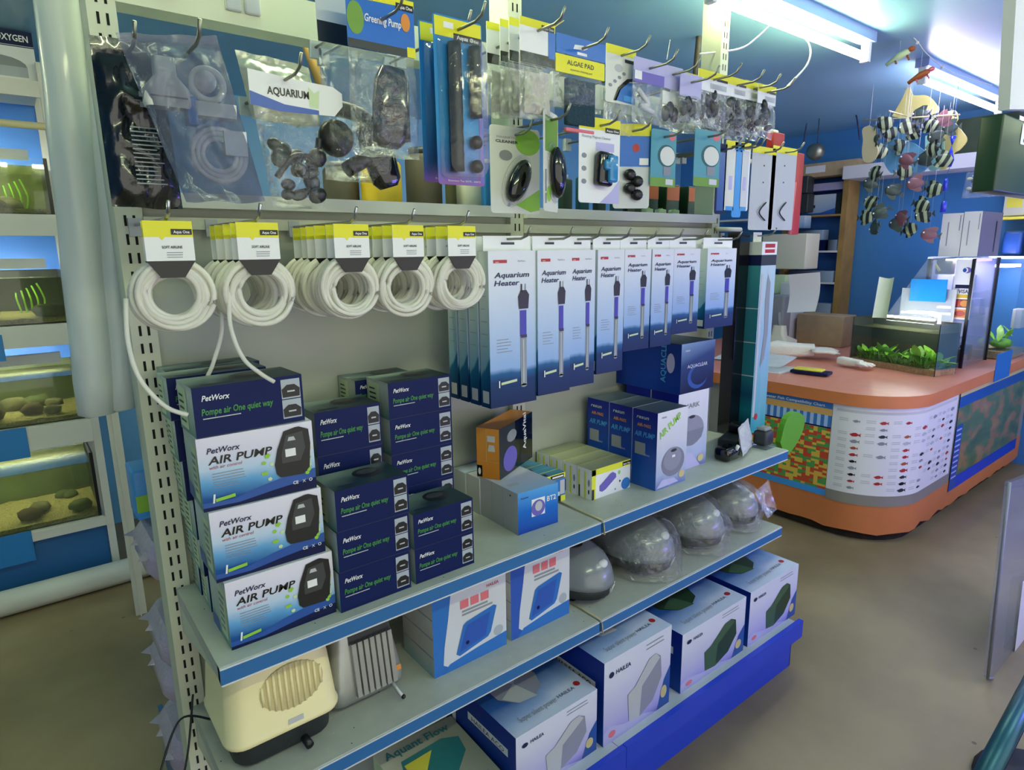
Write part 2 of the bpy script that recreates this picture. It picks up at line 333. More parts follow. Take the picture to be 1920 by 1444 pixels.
for i in (0, 1):
    q = MB(); a, c = i*W+.001, (i+1)*W-.001
    q.box(a, c, -D3, -.033, Z3-.015, Z3, 'lilac' if i else 'shelfgrey', top='palegrey'); sh = part('base_deck', q, G)
    q = MB(); q.box(a, c, -D3-.014, -D3+.002, .13, .192, 'kickblue'); part('edge_strip', q, sh)
    q = MB(); q.box(a, c, -D3+.02, -D3+.03, .0, .13, 'kickblue'); q.box(a if i == 0 else c-.004, a+.004 if i == 0 else c, -D3+.02, -.04, 0, .13, 'kickblue'); part('kick_panel', q, G)
# the unit's other side, seen past its left end
q = MB(); q.box(0, .88, .046, .45, .16, .175, 'shelfgrey'); q.box(0, .88, .045, .465, 0, .16, 'kickblue'); q.box(-.012, 0, .045, .47, .0, .2, 'stripblue'); part('rear_base', q, G)
for zz in (.43, .74):
    q = MB(); q.box(0, 1.76, .046, .34, zz-.02, zz, 'shelfgrey'); part('shelf', q, G)

def hook(x, z, y0=-.035, y1=-.33, tip=.022, mt='chrome', parent=G, lx=.0):
    q = MB(); q.tube([(x, y0, z), (x, y1+.02, z-.002), (x, y1, z+.004), (x+lx, y1-.012, z+tip)], .0028, mt, 6); q.box(x-.011, x+.011, y0-.004, y0+.008, z-.02, z+.012, 'lightgrey')
    return part('hook', q, parent)

# ------------------------------------------------------------------ cartons on the shelves
_cache = {}
def carton(name, key, dims, mats, deco, loc, rot=0, label=None, cat='box', group=None, parent=None):
    """box with printed faces; dims w (x), d (y), h (z); origin at the middle of its base"""
    w_, d_, h_ = dims; k = (key, tuple(round(v, 3) for v in dims))
    if k not in _cache:
        q = MB(); q.box(-w_/2, w_/2, -d_/2, d_/2, 0, h_, mats[0], front=mats[1], left=mats[2], top=mats[3])
        if deco: deco(q, F((-w_/2, -d_/2, 0), X, Z, w_, h_), F((-w_/2, d_/2, 0), -Y, Z, d_, h_), F((-w_/2, -d_/2, h_), X, Y, w_, d_))
        _cache[k] = q.mesh(name)
    o = bpy.data.objects.new(name, _cache[k]); COL.objects.link(o); o.location = loc; o.rotation_euler[2] = rot
    return tag(o, label, cat, group)
PUMP = [(.12,.02),(.75,.0),(.93,.12),(1,.62),(.97,.92),(.72,1),(.62,1.0),(.3,.95),(.1,.6),(0,.3),(.03,.1)]
def sub(Fr, u0, v0, u1, v1): return F(Fr.p(u0, v0, 0), Fr.R, Fr.U, Fr.w*(u1-u0), Fr.h*(v1-v0))
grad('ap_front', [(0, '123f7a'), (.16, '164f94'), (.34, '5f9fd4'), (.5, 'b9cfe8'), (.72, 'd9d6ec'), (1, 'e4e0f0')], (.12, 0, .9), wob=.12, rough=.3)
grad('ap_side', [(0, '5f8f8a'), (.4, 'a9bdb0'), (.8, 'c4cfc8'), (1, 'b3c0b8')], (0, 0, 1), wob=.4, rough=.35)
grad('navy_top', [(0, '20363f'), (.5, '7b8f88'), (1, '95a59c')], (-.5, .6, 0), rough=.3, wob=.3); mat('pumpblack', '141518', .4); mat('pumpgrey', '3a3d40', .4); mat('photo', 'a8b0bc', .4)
def d_air(q, f, l, t):
    q.poly(f, [(0,0),(1,0),(1,.3),(.75,.27),(.5,.2),(.25,.1),(0,.12)], 'midblue'); q.poly(f, [(0,0),(1,0),(1,.16),(.6,.1),(.3,.04),(0,.05)], 'navy', 1.5)
    rnd = random.Random(3)
    for _ in range(26):
        u = rnd.choice((rnd.uniform(.52, .62), rnd.uniform(.9, .97))); v = rnd.uniform(.25, .62); q.disc(f, u, v, .022, .03, 'lime' if rnd.random() < .5 else 'palegreen', 1.6+_*.05, n=5)
    s_ = sub(f, .63, .25, .97, .95); q.poly(s_, PUMP, 'pumpblack', 4); q.poly(s_, [(.2,.3),(.7,.3),(.85,.55),(.8,.9),(.35,.86),(.2,.5)], 'pumpgrey', 4.6); q.rect(s_, .3, .42, .58, .58, 'white', 5.4); q.poly(s_, [(.38,.74),(.6,.74),(.56,.82),(.42,.82)], 'lightgrey', 5.4)
    q.text(f, 'PetWorx', .07, .78, .075, 'navytxt', shear=.25, bold=True); q.text(f, 'AIR PUMP', .08, .63, .105, 'black', shear=.25, bold=True, width=.53)
    q.text(f, 'with air control', .08, .565, .045, 'red', shear=.2); q.lines(f, .1, .4, .53, .3, 6, 'textgrey')
    q.text(f, '1', .06, .1, .12, 'white', bold=True, shear=.15); q.poly(f, [(.105,.11),(.27,.135),(.27,.18),(.105,.155)], 'lime', 3)
    q.text(f, 'CE', .78, .12, .045, 'white', bold=True); q.text(f, 'X', .87, .12, .045, 'white'); q.text(f, 'O', .93, .12, .045, 'white', bold=True)
    q.rect(l, .55, .1, .9, .85, 'palegreen', 1); q.lines(l, .58, .88, .8, .2, 6, 'textgrey', t=.5); q.rect(l, 0, 0, .4, .2, 'midblue', 1)
    q.disc(t, .6, .5, .12, .3, 'creamdark'); q.rect(t, .1, .2, .35, .7, 'lilac')
def air_box(x, y, z, label, rot=0, group='white air pump boxes at the left of the shelf'):
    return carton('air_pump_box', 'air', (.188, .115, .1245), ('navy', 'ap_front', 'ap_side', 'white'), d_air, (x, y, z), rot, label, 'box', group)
def d_navy(q, f, l, t):
    q.text(f, 'PetWorx', .07, .72, .11, 'white', shear=.25, bold=True, width=.24); q.text(f, 'Pompe air One quiet way', .06, .44, .13, 'brandgreen', shear=.1, bold=True, width=.64)
    q.rect(f, .07, .36, .4, .38, 'lightgrey', 2)
    for v0, v1 in ((.1, .5), (.52, .93)):
        s_ = sub(f, .79, v0, .975, v1); q.rect(s_, 0, 0, 1, 1, 'photo', 1); q.poly(s_, [(.05,.08),(.95,.08),(.98,.5),(.7,.72),(.3,.72),(.02,.5)], 'pumpblack', 2); q.rect(s_, .3, .34, .7, .42, 'lightgrey', 3)
    q.rect(f, 0, 0, 1, .02, 'navytxt')
    q.rect(l, .08, .08, .6, .92, 'palegreen', 1); q.lines(l, .14, .5, .85, .2, 5, 'darkgreen', t=.35)
    q.disc(t, .62, .6, .2, .26, 'pumpblack', 1); q.disc(t, .62, .63, .14, .14, 'pumpgrey', 2); q.rect(t, .1, .15, .4, .22, 'navytxt', 1)
def navy_box(x, y, z, dims, label, group, rot=0):
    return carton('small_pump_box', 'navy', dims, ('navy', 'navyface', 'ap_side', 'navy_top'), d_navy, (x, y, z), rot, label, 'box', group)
mat('navyface', '0a1a50', .5, spec=.2)
H = .1245
for k, (dx, dy, w_) in enumerate(((0, 0, 'bottom'), (-.008, .008, 'middle'), (-.012, .014, 'top'))):
    air_box(.126+dx, -.266+dy, Z1+k*(H+.0006), 'white air pump box at the front of the left shelf stack, %s of three' % w_, rot=-.02*k)
navy_box(.108, -.255, Z1+3*(H+.0006), (.178, .1, .083), 'navy pump box on top of the three white air pump boxes', 'small navy pump boxes', rot=.02)
for j, (yb, lb) in enumerate(((-.140, 'second row'), (-.062, 'back row'))):
    for k in range(6 if j == 0 else 6):
        w5 = ('lowest', 'second up', 'third up', 'fourth up', 'fifth up', 'topmost')[k]
        navy_box(.122-.012*k*(.5 if j == 0 else .3), yb, Z1+k*.0762, (.17, .072, .076), 'navy box behind the white pump boxes, %s, %s' % (lb, w5), 'navy boxes behind the white stack', rot=.03*((k % 3)-1))
for k in range(3): navy_box(.3+.002*k, -.285, Z1+k*.0805, (.15, .1, .08), 'small navy pump box in the stack beside the white boxes, %s of three' % ('bottom', 'middle', 'top')[k], 'small navy pump boxes')
for k in range(2): navy_box(.46, -.283, Z1+k*.0755, (.145, .1, .075), 'small navy pump box in the low front stack of two, %s one' % ('lower', 'upper')[k], 'small navy pump boxes')
for k in range(4): navy_box(.318, -.165, Z1+k*.0905, (.14, .1, .09), 'navy pump box behind the stack of three, %s' % ('bottom, hidden low', 'second up', 'third up', 'on top')[k], 'navy pump boxes in the second row')
for k in range(5): navy_box(.488, -.16, Z1+k*.0795, (.155, .1, .079), 'navy pump box in the tall stack near the middle, %s' % ('at the bottom', 'second up', 'third up', 'fourth up', 'on top')[k], 'navy pump boxes in the second row')
navy_box(.46, -.06, Z1+.32, (.15, .09, .07), 'navy pump box at the back panel, behind the tall stack', 'navy pump boxes in the second row'); 
for k in range(4): navy_box(.46, -.06, Z1+k*.08, (.15, .09, .08), 'navy pump box hidden in the back row of the tall stack, %s' % ('bottom', 'second up', 'third up', 'fourth up')[k], 'navy pump boxes in the second row')

# white and blue box lying at the middle of the shelf, orange box leaning on it
grad('b2_front', [(0, '16409c'), (.5, '1f68c4'), (1, '5aa6e6')], (.1, 0, .9)); grad('b2_side', [(0, '9aa0a4'), (1, 'c9ccd0')], (0, .2, .8), wob=.3); grad('b2_top', [(0, '9fc0e8'), (.5, 'c8cde0'), (1, 'd0d2dc')], (0, 1, 0))
def d_b2(q, f, l, t):
    q.text(f, 'Aquatec', .06, .84, .05, 'navytxt'); q.rect(f, .33, .34, .66, .76, 'white', 1); q.disc(f, .49, .53, .17, .2, 'purple', 2); q.disc(f, .5, .57, .09, .12, 'lightgrey', 3); q.text(f, 'BT2', .7, .62, .12, 'white', bold=True)
    q.rect(l, .8, .86, .83, .9, 'black'); q.rect(l, .33, 0, .335, 1, 'grey'); q.rect(l, .62, 0, .625, 1, 'grey'); q.rect(t, .1, .3, .35, .4, 'lightgrey')
c0 = at(975, 1005, 'z', Z1); c1 = at(1045, 978, 'z', Z1)
carton('pump_box', 'b2', (.125, .16, .105), ('white', 'b2_front', 'b2_side', 'b2_top'), d_b2, (c0.x+.0625, c0.y+.082, Z1), -.03, 'white box with a bright blue end and round picture at the middle of the shelf', 'box')
for k in (0, 1): carton('pump_box', 'b2s', (.118, .055, .098), ('lightgrey', 'b2_side', 'b2_side', 'b2_top'), None, (c0.x+.058-.004*k, c0.y+.19+.058*k, Z1), 0, 'plain pale grey box behind the blue ended white box, %s' % ('next to it' if k == 0 else 'against the back panel'), 'box', 'grey boxes behind')
grad('or_front', [(0, 'c9822e'), (1, 'e09a48')], (0, 0, 1)); grad('or_top', [(0, '7a4a1e'), (1, 'a5682c')], (0, 1, 0))
q = MB(); wo, do, ho = .2, .064, .13
q.box(-wo/2, wo/2, -do/2, do/2, 0, ho, 'blackgloss', left='or_front', top='or_top')
f = F((-wo/2, do/2, 0), -Y, Z, do, ho); q.rect(f, .42, .35, .44, .98, 'creamdark'); q.rect(f, .0, .34, 1, .345, 'creamdark'); q.rect(f, .48, .74, .82, .86, 'palegrey'); q.poly(f, [(.5,.55),(.82,.55),(.78,.68),(.55,.68)], 'palegrey'); q.rect(f, 0, .02, .24, .25, 'black', 1); q.disc(f, .12, .13, .06, .07, 'white', 2)
f = F((-wo/2, -do/2, 0), X, Z, wo, ho); q.rect(f, .0, .0, .45, 1, 'darkgrey'); q.disc(f, .3, .3, .2, .25, 'purple', 2); q.text(f, 'AquaVital', .78, .3, .14, 'white', bold=True, rot=1.57); q.disc(f, .35, .75, .14, .12, 'grey', 2)
o = q.build('orange_box', origin=(0, 0, 0), label='orange box with a black side standing on the blue ended white box', cat='box'); o.location = (.79, -.118, Z1+.1055); o.rotation_euler = (0, 0, .45)

# yellow topped air pump boxes
grad('aq_top', [(0, '8f9478'), (1, 'a6a98e')], (0, 1, 0), wob=.5); grad('aq_white', [(0, 'e8eaf2'), (1, 'd4d8e2')], (1, 0, 0)); mat('aq_yellow', 'dfe236', .4)
def d_aqw(q, f, l, t):
    q.rect(f, 0, .8, 1, 1, 'aq_yellow', 1); q.rect(f, 0, 0, .1, 1, 'aq_yellow', 1); q.rect(f, .0, 0, .06, .35, 'darkgrey', 2)
    q.rect(f, .78, .84, 1, .97, 'black', 2); q.text(f, 'Aqua One', .79, .87, .06, 'white', 3, width=.19, bold=True)
    s_ = sub(f, .17, .18, .62, .74); q.poly(s_, [(.05,.1),(.2,0),(.4,.08),(1,.62),(.98,.85),(.8,1),(.65,.95),(.05,.4)], 'purple', 2)
    q.disc(f, .7, .66, .03, .08, 'lime', 2, 6); q.disc(f, .72, .35, .02, .04, 'darkgrey', 2); q.disc(f, 1-.12, .2, .12, .2, 'blue', 1); q.disc(f, .6, .12, .012, .03, 'darkgrey', 2)
    q.rect(l, 0, 0, 1, 1, 'white', 1); q.rect(l, .08, .0, .2, .92, 'aq_yellow', 2); q.rect(l, .5, 0, .62, .92, 'aq_yellow', 2); q.disc(l, .82, .55, .07, .12, 'textgrey', 2); q.disc(l, .82, .25, .05, .08, 'black', 2); q.rect(l, .12, .0, .22, .4, 'darkgrey', 3)
    for i in range(1, 4): q.rect(t, .0, i/4, 1, i/4+.01, 'textgrey')
def d_aqb(q, f, l, t):
    q.rect(f, 0, .82, 1, 1, 'aq_yellow', 1); q.rect(f, .0, .0, 1, .2, 'black', 1); q.rect(f, .88, .0, 1, .2, 'aq_yellow', 2); q.rect(f, .62, .83, .96, .97, 'black', 2); q.rect(f, .66, .87, .94, .93, 'white', 3)
    s_ = sub(f, .3, .25, .75, .75); q.poly(s_, [(.05,.1),(.2,0),(.4,.08),(1,.62),(.98,.85),(.8,1),(.65,.95),(.05,.4)], 'darkgreen', 2); q.rect(f, .6, .22, .85, .36, 'palegrey', 2); q.rect(f, .86, .25, .98, .75, 'lightgrey', 2)
    q.rect(l, .0, .0, 1, 1, 'aq_yellow', 1); q.rect(t, .0, .5, 1, .55, 'aq_yellow', 1); q.rect(t, .2, .1, .6, .35, 'navy', 1)
a = at(1108, 940, 'z', Z1); c = at(1206, 908, 'z', Z1)
for k in range(4): carton('air_pump_box', 'aqw', (.155, .055, .085), ('white', 'aq_white', 'white', 'aq_top'), d_aqw, (a.x+.082, a.y+.03+.057*k, Z1), .0, 'white air pump box with yellow trim, %s of the row of four' % ('front', 'second', 'third', 'rearmost')[k], 'box', 'yellow trimmed white pump boxes')
grad('aqb_top', [(0, '2f6a9a'), (1, '3a8ab0')], (1, 0, 0), wob=.6)
for k in range(3): carton('air_pump_box', 'aqb', (.14, .055, .08), ('blue', 'blue', 'white', 'aqb_top'), d_aqb, (.86+.0-.006*k, -.17+.05*k+.006*k, Z1), .0, 'blue air pump box with yellow trim, %s of the row of three' % ('front', 'middle', 'rearmost')[k], 'box', 'yellow trimmed blue pump boxes')

# tall blue air pump boxes, white fronts
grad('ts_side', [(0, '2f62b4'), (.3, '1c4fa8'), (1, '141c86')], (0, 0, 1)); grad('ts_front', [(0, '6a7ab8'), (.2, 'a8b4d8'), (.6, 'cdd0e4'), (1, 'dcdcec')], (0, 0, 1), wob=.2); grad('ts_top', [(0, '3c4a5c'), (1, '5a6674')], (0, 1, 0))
def d_tall(q, f, l, t, col='grey'):
    q.text(f, 'resun', .12, .92, .03, 'navytxt'); q.text(f, 'AIR PUMP', .1, .66, .085, 'leaf', rot=.5, bold=True, width=.78)
    q.disc(f, .55, .32, .38, .19, 'pg', 2, 24); q.disc(f, .52, .36, .30, .15, 'pg2', 3, 24); q.disc(f, .55, .47, .1, .02, 'darkgrey', 4); q.rect(f, .5, .38, .6, .41, 'white', 4)
    q.poly(f, [(.02,.02),(.2,.12),(.6,.1),(.75,.03)], 'lilac', 2); q.disc(f, .85, .12, .1, .05, 'creamdark', 3)
    q.text(l, 'resun', .15, .89, .045, 'lightgrey', shear=.3, bold=True, width=.5); q.text(l, 'AIR-9602', .2, .79, .04, 'orange', bold=True, width=.55); q.text(l, 'AIR PUMP', .1, .66, .065, 'skyblue', bold=True, width=.8, shear=.2)
    q.rect(l, .12, .42, .55, .58, 'textgrey', 2); q.text(l, 'silent', .5, .42, .03, 'lilac'); q.disc(l, .5, .1, .3, .08, 'ts_side', 1)
mat('pg', '7c7f92', .4); mat('pg2', '8e90a4', .4)
a = at(1228, 922, 'z', Z1)
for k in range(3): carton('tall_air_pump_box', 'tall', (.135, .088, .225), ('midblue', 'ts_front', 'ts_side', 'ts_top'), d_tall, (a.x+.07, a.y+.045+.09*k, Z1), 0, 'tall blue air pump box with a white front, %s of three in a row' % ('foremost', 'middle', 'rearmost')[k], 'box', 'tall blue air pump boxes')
a2 = at(1318, 872, 'z', Z1)
def d_tall2(q, f, l, t):
    q.text(f, 'SHARK', .1, .8, .06, 'textgrey', bold=True, width=.6); q.disc(f, .45, .5, .42, .2, 'pg2', 2, 24); q.poly(f, [(.03,.5),(.87,.5),(.8,.38),(.5,.3),(.15,.34)], 'pg', 3); q.disc(f, .45, .68, .1, .02, 'darkgrey', 4); q.disc(f, .8, .1, .1, .05, 'creamdark', 3); q.poly(f, [(0,0),(.8,0),(.5,.2),(0,.24)], 'lilac', 1)
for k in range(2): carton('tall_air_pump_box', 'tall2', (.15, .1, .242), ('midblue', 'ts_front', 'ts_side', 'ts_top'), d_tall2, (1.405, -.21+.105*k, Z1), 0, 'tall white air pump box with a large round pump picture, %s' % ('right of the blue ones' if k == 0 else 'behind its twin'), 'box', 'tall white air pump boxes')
grad('nb_front', [(0, '101c40'), (.45, '24406e'), (.8, '7f9cc0'), (1, 'b9cbe0')], (-.2, 0, 1)); grad('nb_side', [(0, '123a9c'), (1, '0f2f86')], (0, 0, 1))
def d_nb(q, f, l, t):
    q.text(f, 'resun', .1, .84, .05, 'white'); q.text(f, 'AQUACLEAR', .18, .5, .07, 'white', width=.6); q.disc(f, .5, .3, .3, .25, 'midblue', 1); q.disc(f, .55, .32, .26, .2, 'nb_front', 1.6)
    q.text(l, 'AQUACLEAR', .78, .2, .12, 'skyblue', rot=1.57, bold=True); q.disc(l, .85, .6, .06, .2, 'lilac', 1)
carton('filter_box', 'nb', (.17, .245, .15), ('navy', 'nb_front', 'nb_side', 'ts_top'), d_nb, (1.415, -.137, Z1+.2425), .02, 'navy box lying on top of the tall air pump boxes under the heaters', 'box')

# small loose things at the right end of the upper shelf
t = thing('black_water_pump', (1.56, -.285, Z1), 'small black pump with outlet lying in front of the tall white boxes', 'pump')
q = MB(); q.rbox((1.56, -.285, Z1+.022), (.075, .055, .044), .012, 'blackgloss'); part('housing', q, t)
q = MB(); q.tube([(1.57, -.31, Z1+.035), (1.573, -.315, Z1+.05)], .006, 'white', 8); part('outlet', q, t)
q = MB(); P_ = Matrix.Rotation(.3, 4, 'Z'); q.rbox((0, 0, .022), (.16, .07, .044), .01, 'darkgrey'); q.rbox((.03, -.0, .06), (.06, .05, .03), .008, 'black')
o = q.build('black_canister_filter', origin=(0, 0, 0), label='black filter head lying at the right end of the upper shelf', cat='filter'); o.location = (1.70, -.22, Z1); o.rotation_euler[2] = .3
q = MB(); q.pillow([(-.075, 0, .1), (.075, 0, .1), (.075, -.02, 0.008), (-.075, -.02, 0.008)], .012, 'lightgrey', crumple=.006)
o = q.build('cloth_bag', origin=(0, 0, 0), label='grey folded bag resting against the black filter head', cat='bag'); o.location = (1.66, -.275, Z1); o.rotation_euler[2] = .35
t = thing('motor', (1.77, -.3, Z1), 'small dark grey motor block at the far right corner of the upper shelf', 'pump')
q = MB(); q.rbox((1.765, -.29, Z1+.035), (.055, .05, .05), .01, 'darkgrey'); q.rbox((1.765, -.29, Z1+.005), (.062, .06, .01), .003, 'glasspane'); part('housing', q, t)
q = MB(); q.rbox((1.765, -.29, Z1+.066), (.04, .035, .012), .005, 'grey'); part('cap', q, t)
# yellow seam wires wrapped at the shelf joints
for zz in (Z1, Z2):
    q = MB(); q.tube([(W+.004, -.2, zz+.002), (W+.004, -D-.004, zz+.003), (W+.004, -D-.007, zz-.01), (W+.008, -D-.006, zz-.036)], .002, 'creamdark', 6); q.build('cable_tie', label='cream tie over the joint of the %s shelf edge' % ('upper' if zz == Z1 else 'lower'), cat='tie')

# ------------------------------------------------------------------ lower shelf
def rloc(px, py, z): p_ = at(px, py, 'z', z); return p_
# cream air blower
c = Vector((.118, -.205, Z2)); t = thing('cream_air_blower', c, 'cream plastic air blower with slatted round grille and dark base on the lower shelf', 'air pump')
q = MB(); q.loft(c, [(.175, .165, .03, .008), (.185, .175, .035, .014), (.19, .18, .035, .06)], 'charcoal'); part('base', q, t)
q = MB(); q.loft(c, [(.214, .204, .035, .06), (.218, .208, .037, .064), (.218, .208, .037, .07), (.212, .202, .035, .073), (.198, .186, .04, .17), (.19, .176, .045, .195), (.176, .16, .05, .21), (.15, .13, .05, .217)], 'cream'); body = part('shell', q, t)
Uf = Vector((0, .082, 1)).normalized(); fb = F((c.x-.045, c.y-.0985, Z2+.1), X, Uf, .12, .09); q = MB()
for i in range(11):
    u = (i+.5)/11; hh = math.sqrt(max(0, 1-(2*u-1)**2))*.5; a_, b_ = fb.p(u, .52-hh*.98, 1), fb.p(u, .52+hh*.98, 1); q.tube([a_+fb.N*.0005, b_+fb.N*.0005], .0028, 'cream', 6)
q.poly(fb, [(.5+.5*math.cos(2*math.pi*i/28), .52+.49*math.sin(2*math.pi*i/28)) for i in range(28)], 'creamdark', 2); part('grille', q, body)
q = MB(); q.rect(sub(fb, .38, -.34, .62, -.2), 0, 0, 1, 1, 'lightgrey', 3); part('rating_label', q, body)
q = MB(); q.tube([(c.x+.03, c.y-.075, Z2+.02), (c.x+.034, c.y-.11, Z2+.014)], .008, 'black', 10); part('outlet', q, t)
q = MB(); q.tube(spline([(.018, -.14, Z2+.03), (-.03, -.1, Z2+.03), (-.075, -.12, Z2-.04), (-.085, -.14, Z2-.07), (-.06, -.16, Z2-.08), (-.03, -.13, Z2-.03), (.0, -.08, Z2+.06)]), .0022, 'black', 6); part('power_cord', q, t, label='black looped power cord')
# silver finned blower
c = Vector((.305, -.19, Z2)); t = thing('silver_air_blower', c, 'silver grey metal air blower with cooling fins on the lower shelf', 'air pump')
q = MB(); q.loft(c, [(.13, .12, .02, .012), (.162, .152, .022, .02), (.166, .156, .024, .04), (.16, .15, .024, .055), (.128, .116, .022, .16), (.118, .105, .02, .172), (.1, .09, .02, .176)], 'silver'); body = part('housing', q, t)
Uf = Vector((0, .13, 1)).normalized(); Uf = Vector((0, .16, 1)).normalized(); fb = F((c.x-.035, c.y-.0785, Z2+.035), X, Uf, .095, .115); q = MB()
for i in range(7):
    a_ = [fb.p((i+.5)/7-.07, .0, 0), fb.p((i+.5)/7-.07, 1, 0), fb.p((i+.5)/7+.07-.04, 1, 0), fb.p((i+.5)/7+.03, 0, 0)]; n_ = fb.N*.012
    q.add(a_+[p_+n_ for p_ in a_], [(4,5,6,7)[::-1], (0,1,5,4), (1,2,6,5), (2,3,7,6), (3,0,4,7)], 'silver')
q.rect(fb, -.02, .96, .98, 1.12, 'darkgrey', 1); part('cooling_fins', q, body)
q = MB(); q.rect(F((c.x+.058, c.y-.076, Z2+.05), X, Uf, .014, .012), 0, 0, 1, 1, 'orange', 3); part('sticker', q, body)
for sx in (-.05, .05):
    q = MB(); q.lathe([(.012, 0), (.01, .018)], (c.x+sx, c.y-.04, Z2), 'black', 12); part('foot', q, t)
q = MB(); q.tube([(c.x+.04, c.y-.07, Z2+.05), (c.x+.046, c.y-.09, Z2+.03), (c.x+.05, c.y-.12, Z2+.018)], .005, 'silver', 8); q.ell((c.x+.051, c.y-.122, Z2+.018), (.005, .005, .005), 'black'); part('outlet', q, t)
def curve2(pts, n=4): return [(v.x, v.y) for v in spline([(a, b, 0) for a, b in pts]+[(pts[0][0], pts[0][1], 0)], n)][:-1]
# two blue and white pump boxes
grad('sb_side', [(0, '8fb0b4'), (.3, 'b9b8b0'), (.7, 'cfcfc8'), (1, 'c8ccd0')], (0, 0, 1), wob=.3); mat('boxblue', '2c6fc0', .35); mat('boxblue2', '2d57b4', .35); mat('pale_photo', 'cfd3dc', .45)
def d_sb(q, f, l, t):
    q.poly(f, [(.24,1),(1,1),(1,.12),(.5,.1),(.2,.06),(.12,.12),(.14,.35),(.2,.7)], 'pale_photo', 1); q.poly(f, [(.1,0),(1,0),(1,.2),(.6,.16),(.2,.1)], 'boxblue', 1.5)
    s_ = sub(f, .26, .14, .86, .64); q.poly(s_, [(.05,.1),(.12,.02),(.78,.2),(.85,.3),(1,.95),(.93,1),(.3,.86),(.22,.8)], 'boxblue', 3); q.poly(s_, [(.12,.12),(.72,.26),(.84,.86),(.3,.76)], 'boxblue2', 4); q.disc(s_, .3, .3, .04, .05, 'navy', 5)
    for i in range(3): q.rect(f, .36+.14*i, .76, .47+.14*i, .87, 'pink', 3)
    q.lines(f, .38, .92, .75, .66, 2, 'textgrey', t=.6); q.text(f, 'HAILEA', .72, .91, .04, 'red', bold=True); q.disc(f, .88, .26, .07, .07, 'photo', 2)
    for v in (.25, .5, .75): q.rect(l, 0, v, 1, v+.012, 'textgrey')
a = at(816, 1275, 'z', Z2); a3 = at(957, 1205, 'z', Z2)
carton('air_pump_box', 'sb', (.205, .14, .19), ('white', 'boxblue', 'sb_side', 'palegrey'), d_sb, (a.x+.103, a.y+.073, Z2), 0, 'blue and white pump box on the lower shelf, beside the silver blower', 'box', 'pump boxes on the lower shelf')
carton('air_pump_box', 'sb2', (.195, .14, .205), ('white', 'boxblue2', 'sb_side', 'palegrey'), d_sb, (a3.x+.1+.003, a3.y+.073, Z2), 0, 'blue and white pump box on the lower shelf, beside the grey dome pump', 'box', 'pump boxes on the lower shelf')
# dome pumps
def dome(x, y, s_, bagged, label):
    t = thing('dome_air_pump', (x, y, Z2), label, 'air pump', 'grey dome air pumps')
    prof = [(.075, .0), (.09, .01), (.094, .035), (.09, .04)]
    q = MB(); q.lathe([(r_*s_, z_*s_) for r_, z_ in prof], (x, y, Z2+.012), 'charcoal', 28, sy=1.4); base = part('base', q, t)
    prof = [(.096, .038), (.0955, .05), (.09, .075), (.078, .1), (.058, .12), (.034, .133), (.012, .138), (.001, .1385)]
    q = MB(); q.lathe([(r_*s_, z_*s_) for r_, z_ in prof], (x, y, Z2+.012), 'domegrey', 32, sy=1.42); sh = part('shell', q, t)
    q = MB(); q.ell((x-.012*s_, y-.012*s_, Z2+.012+.134*s_), (.026*s_, .036*s_, .0085*s_), 'black', Matrix.Rotation(.08, 4, 'X')); part('top_vent', q, sh)
    q = MB(); q.ell((x+.012*s_, y-.107*s_, Z2+.012+.098*s_), (.017*s_, .008*s_, .012*s_), 'palegrey', Matrix.Rotation(-.7, 4, 'X')); part('badge', q, sh)
    for a_ in (-2.4, -.7, .8, 2.4):
        q = MB(); q.lathe([(.01, 0), (.008, .014)], (x+.06*s_*math.cos(a_), y+.075*s_*math.sin(a_), Z2), 'black', 10); part('foot', q, base)
    q = MB()
    for i in range(6): q.tube([(x+(.02+.012*i)*s_, y-.118*s_+.004*i*i*.5*s_, Z2+.018), (x+(.026+.012*i)*s_, y-.123*s_+.004*i*i*.5*s_, Z2+.04*s_)], .0025, 'lightgrey', 6)
    part('outlets', q, base)
    if bagged:
        q = MB(); n_, m_ = 28, 12; vs, fs = [], []
        for j in range(m_+1):
            v = j/m_
            for i in range(n_):
                an = 2*math.pi*i/n_; rr = (.112*(1-.08*v) if v < .5 else .107*math.cos((v-.5)*2*1.45)**.6)*s_; zz = .006+.15*s_*v**.9
                k_ = 1+.09*noise.noise(Vector((math.cos(an)*2.2, math.sin(an)*2.2, v*3+x*9)))+.05*noise.noise(Vector((math.cos(an)*7, math.sin(an)*7, v*8+x*9)))
                vs.append((x+math.cos(an)*rr*k_, y+math.sin(an)*rr*1.38*k_, Z2+zz+.006*noise.noise(Vector((an, v*4, x)))))
        for j in range(m_):
            for i in range(n_): fs.append((j*n_+i, j*n_+(i+1) % n_, (j+1)*n_+(i+1) % n_, (j+1)*n_+i))
        q.add(vs, fs, 'clearfilm', True)
        if x > 1.6: q.pillow([(x+.05, y-.1, Z2+.11), (x+.13, y-.1, Z2+.14), (x+.15, y-.13, Z2+.03), (x+.07, y-.14, Z2+.02)], .012, 'clearfilm', 8, 8, seed=x, crumple=.01)
        part('plastic_bag', q, t, label='clear plastic bag')
    return t
mat('domegrey', '7c8289', .25, coat=.4)
dome(.965, -.19, 1.0, False, 'grey dome air pump without a bag, first in the row on the lower shelf')
dome(1.215, -.19, 1.08, True, 'bagged grey dome air pump right next to the unbagged one')
dome(1.47, -.19, 1.08, True, 'bagged grey dome air pump, third in the row')
dome(1.705, -.18, 1.0, True, 'bagged grey dome air pump at the right end of the lower shelf')
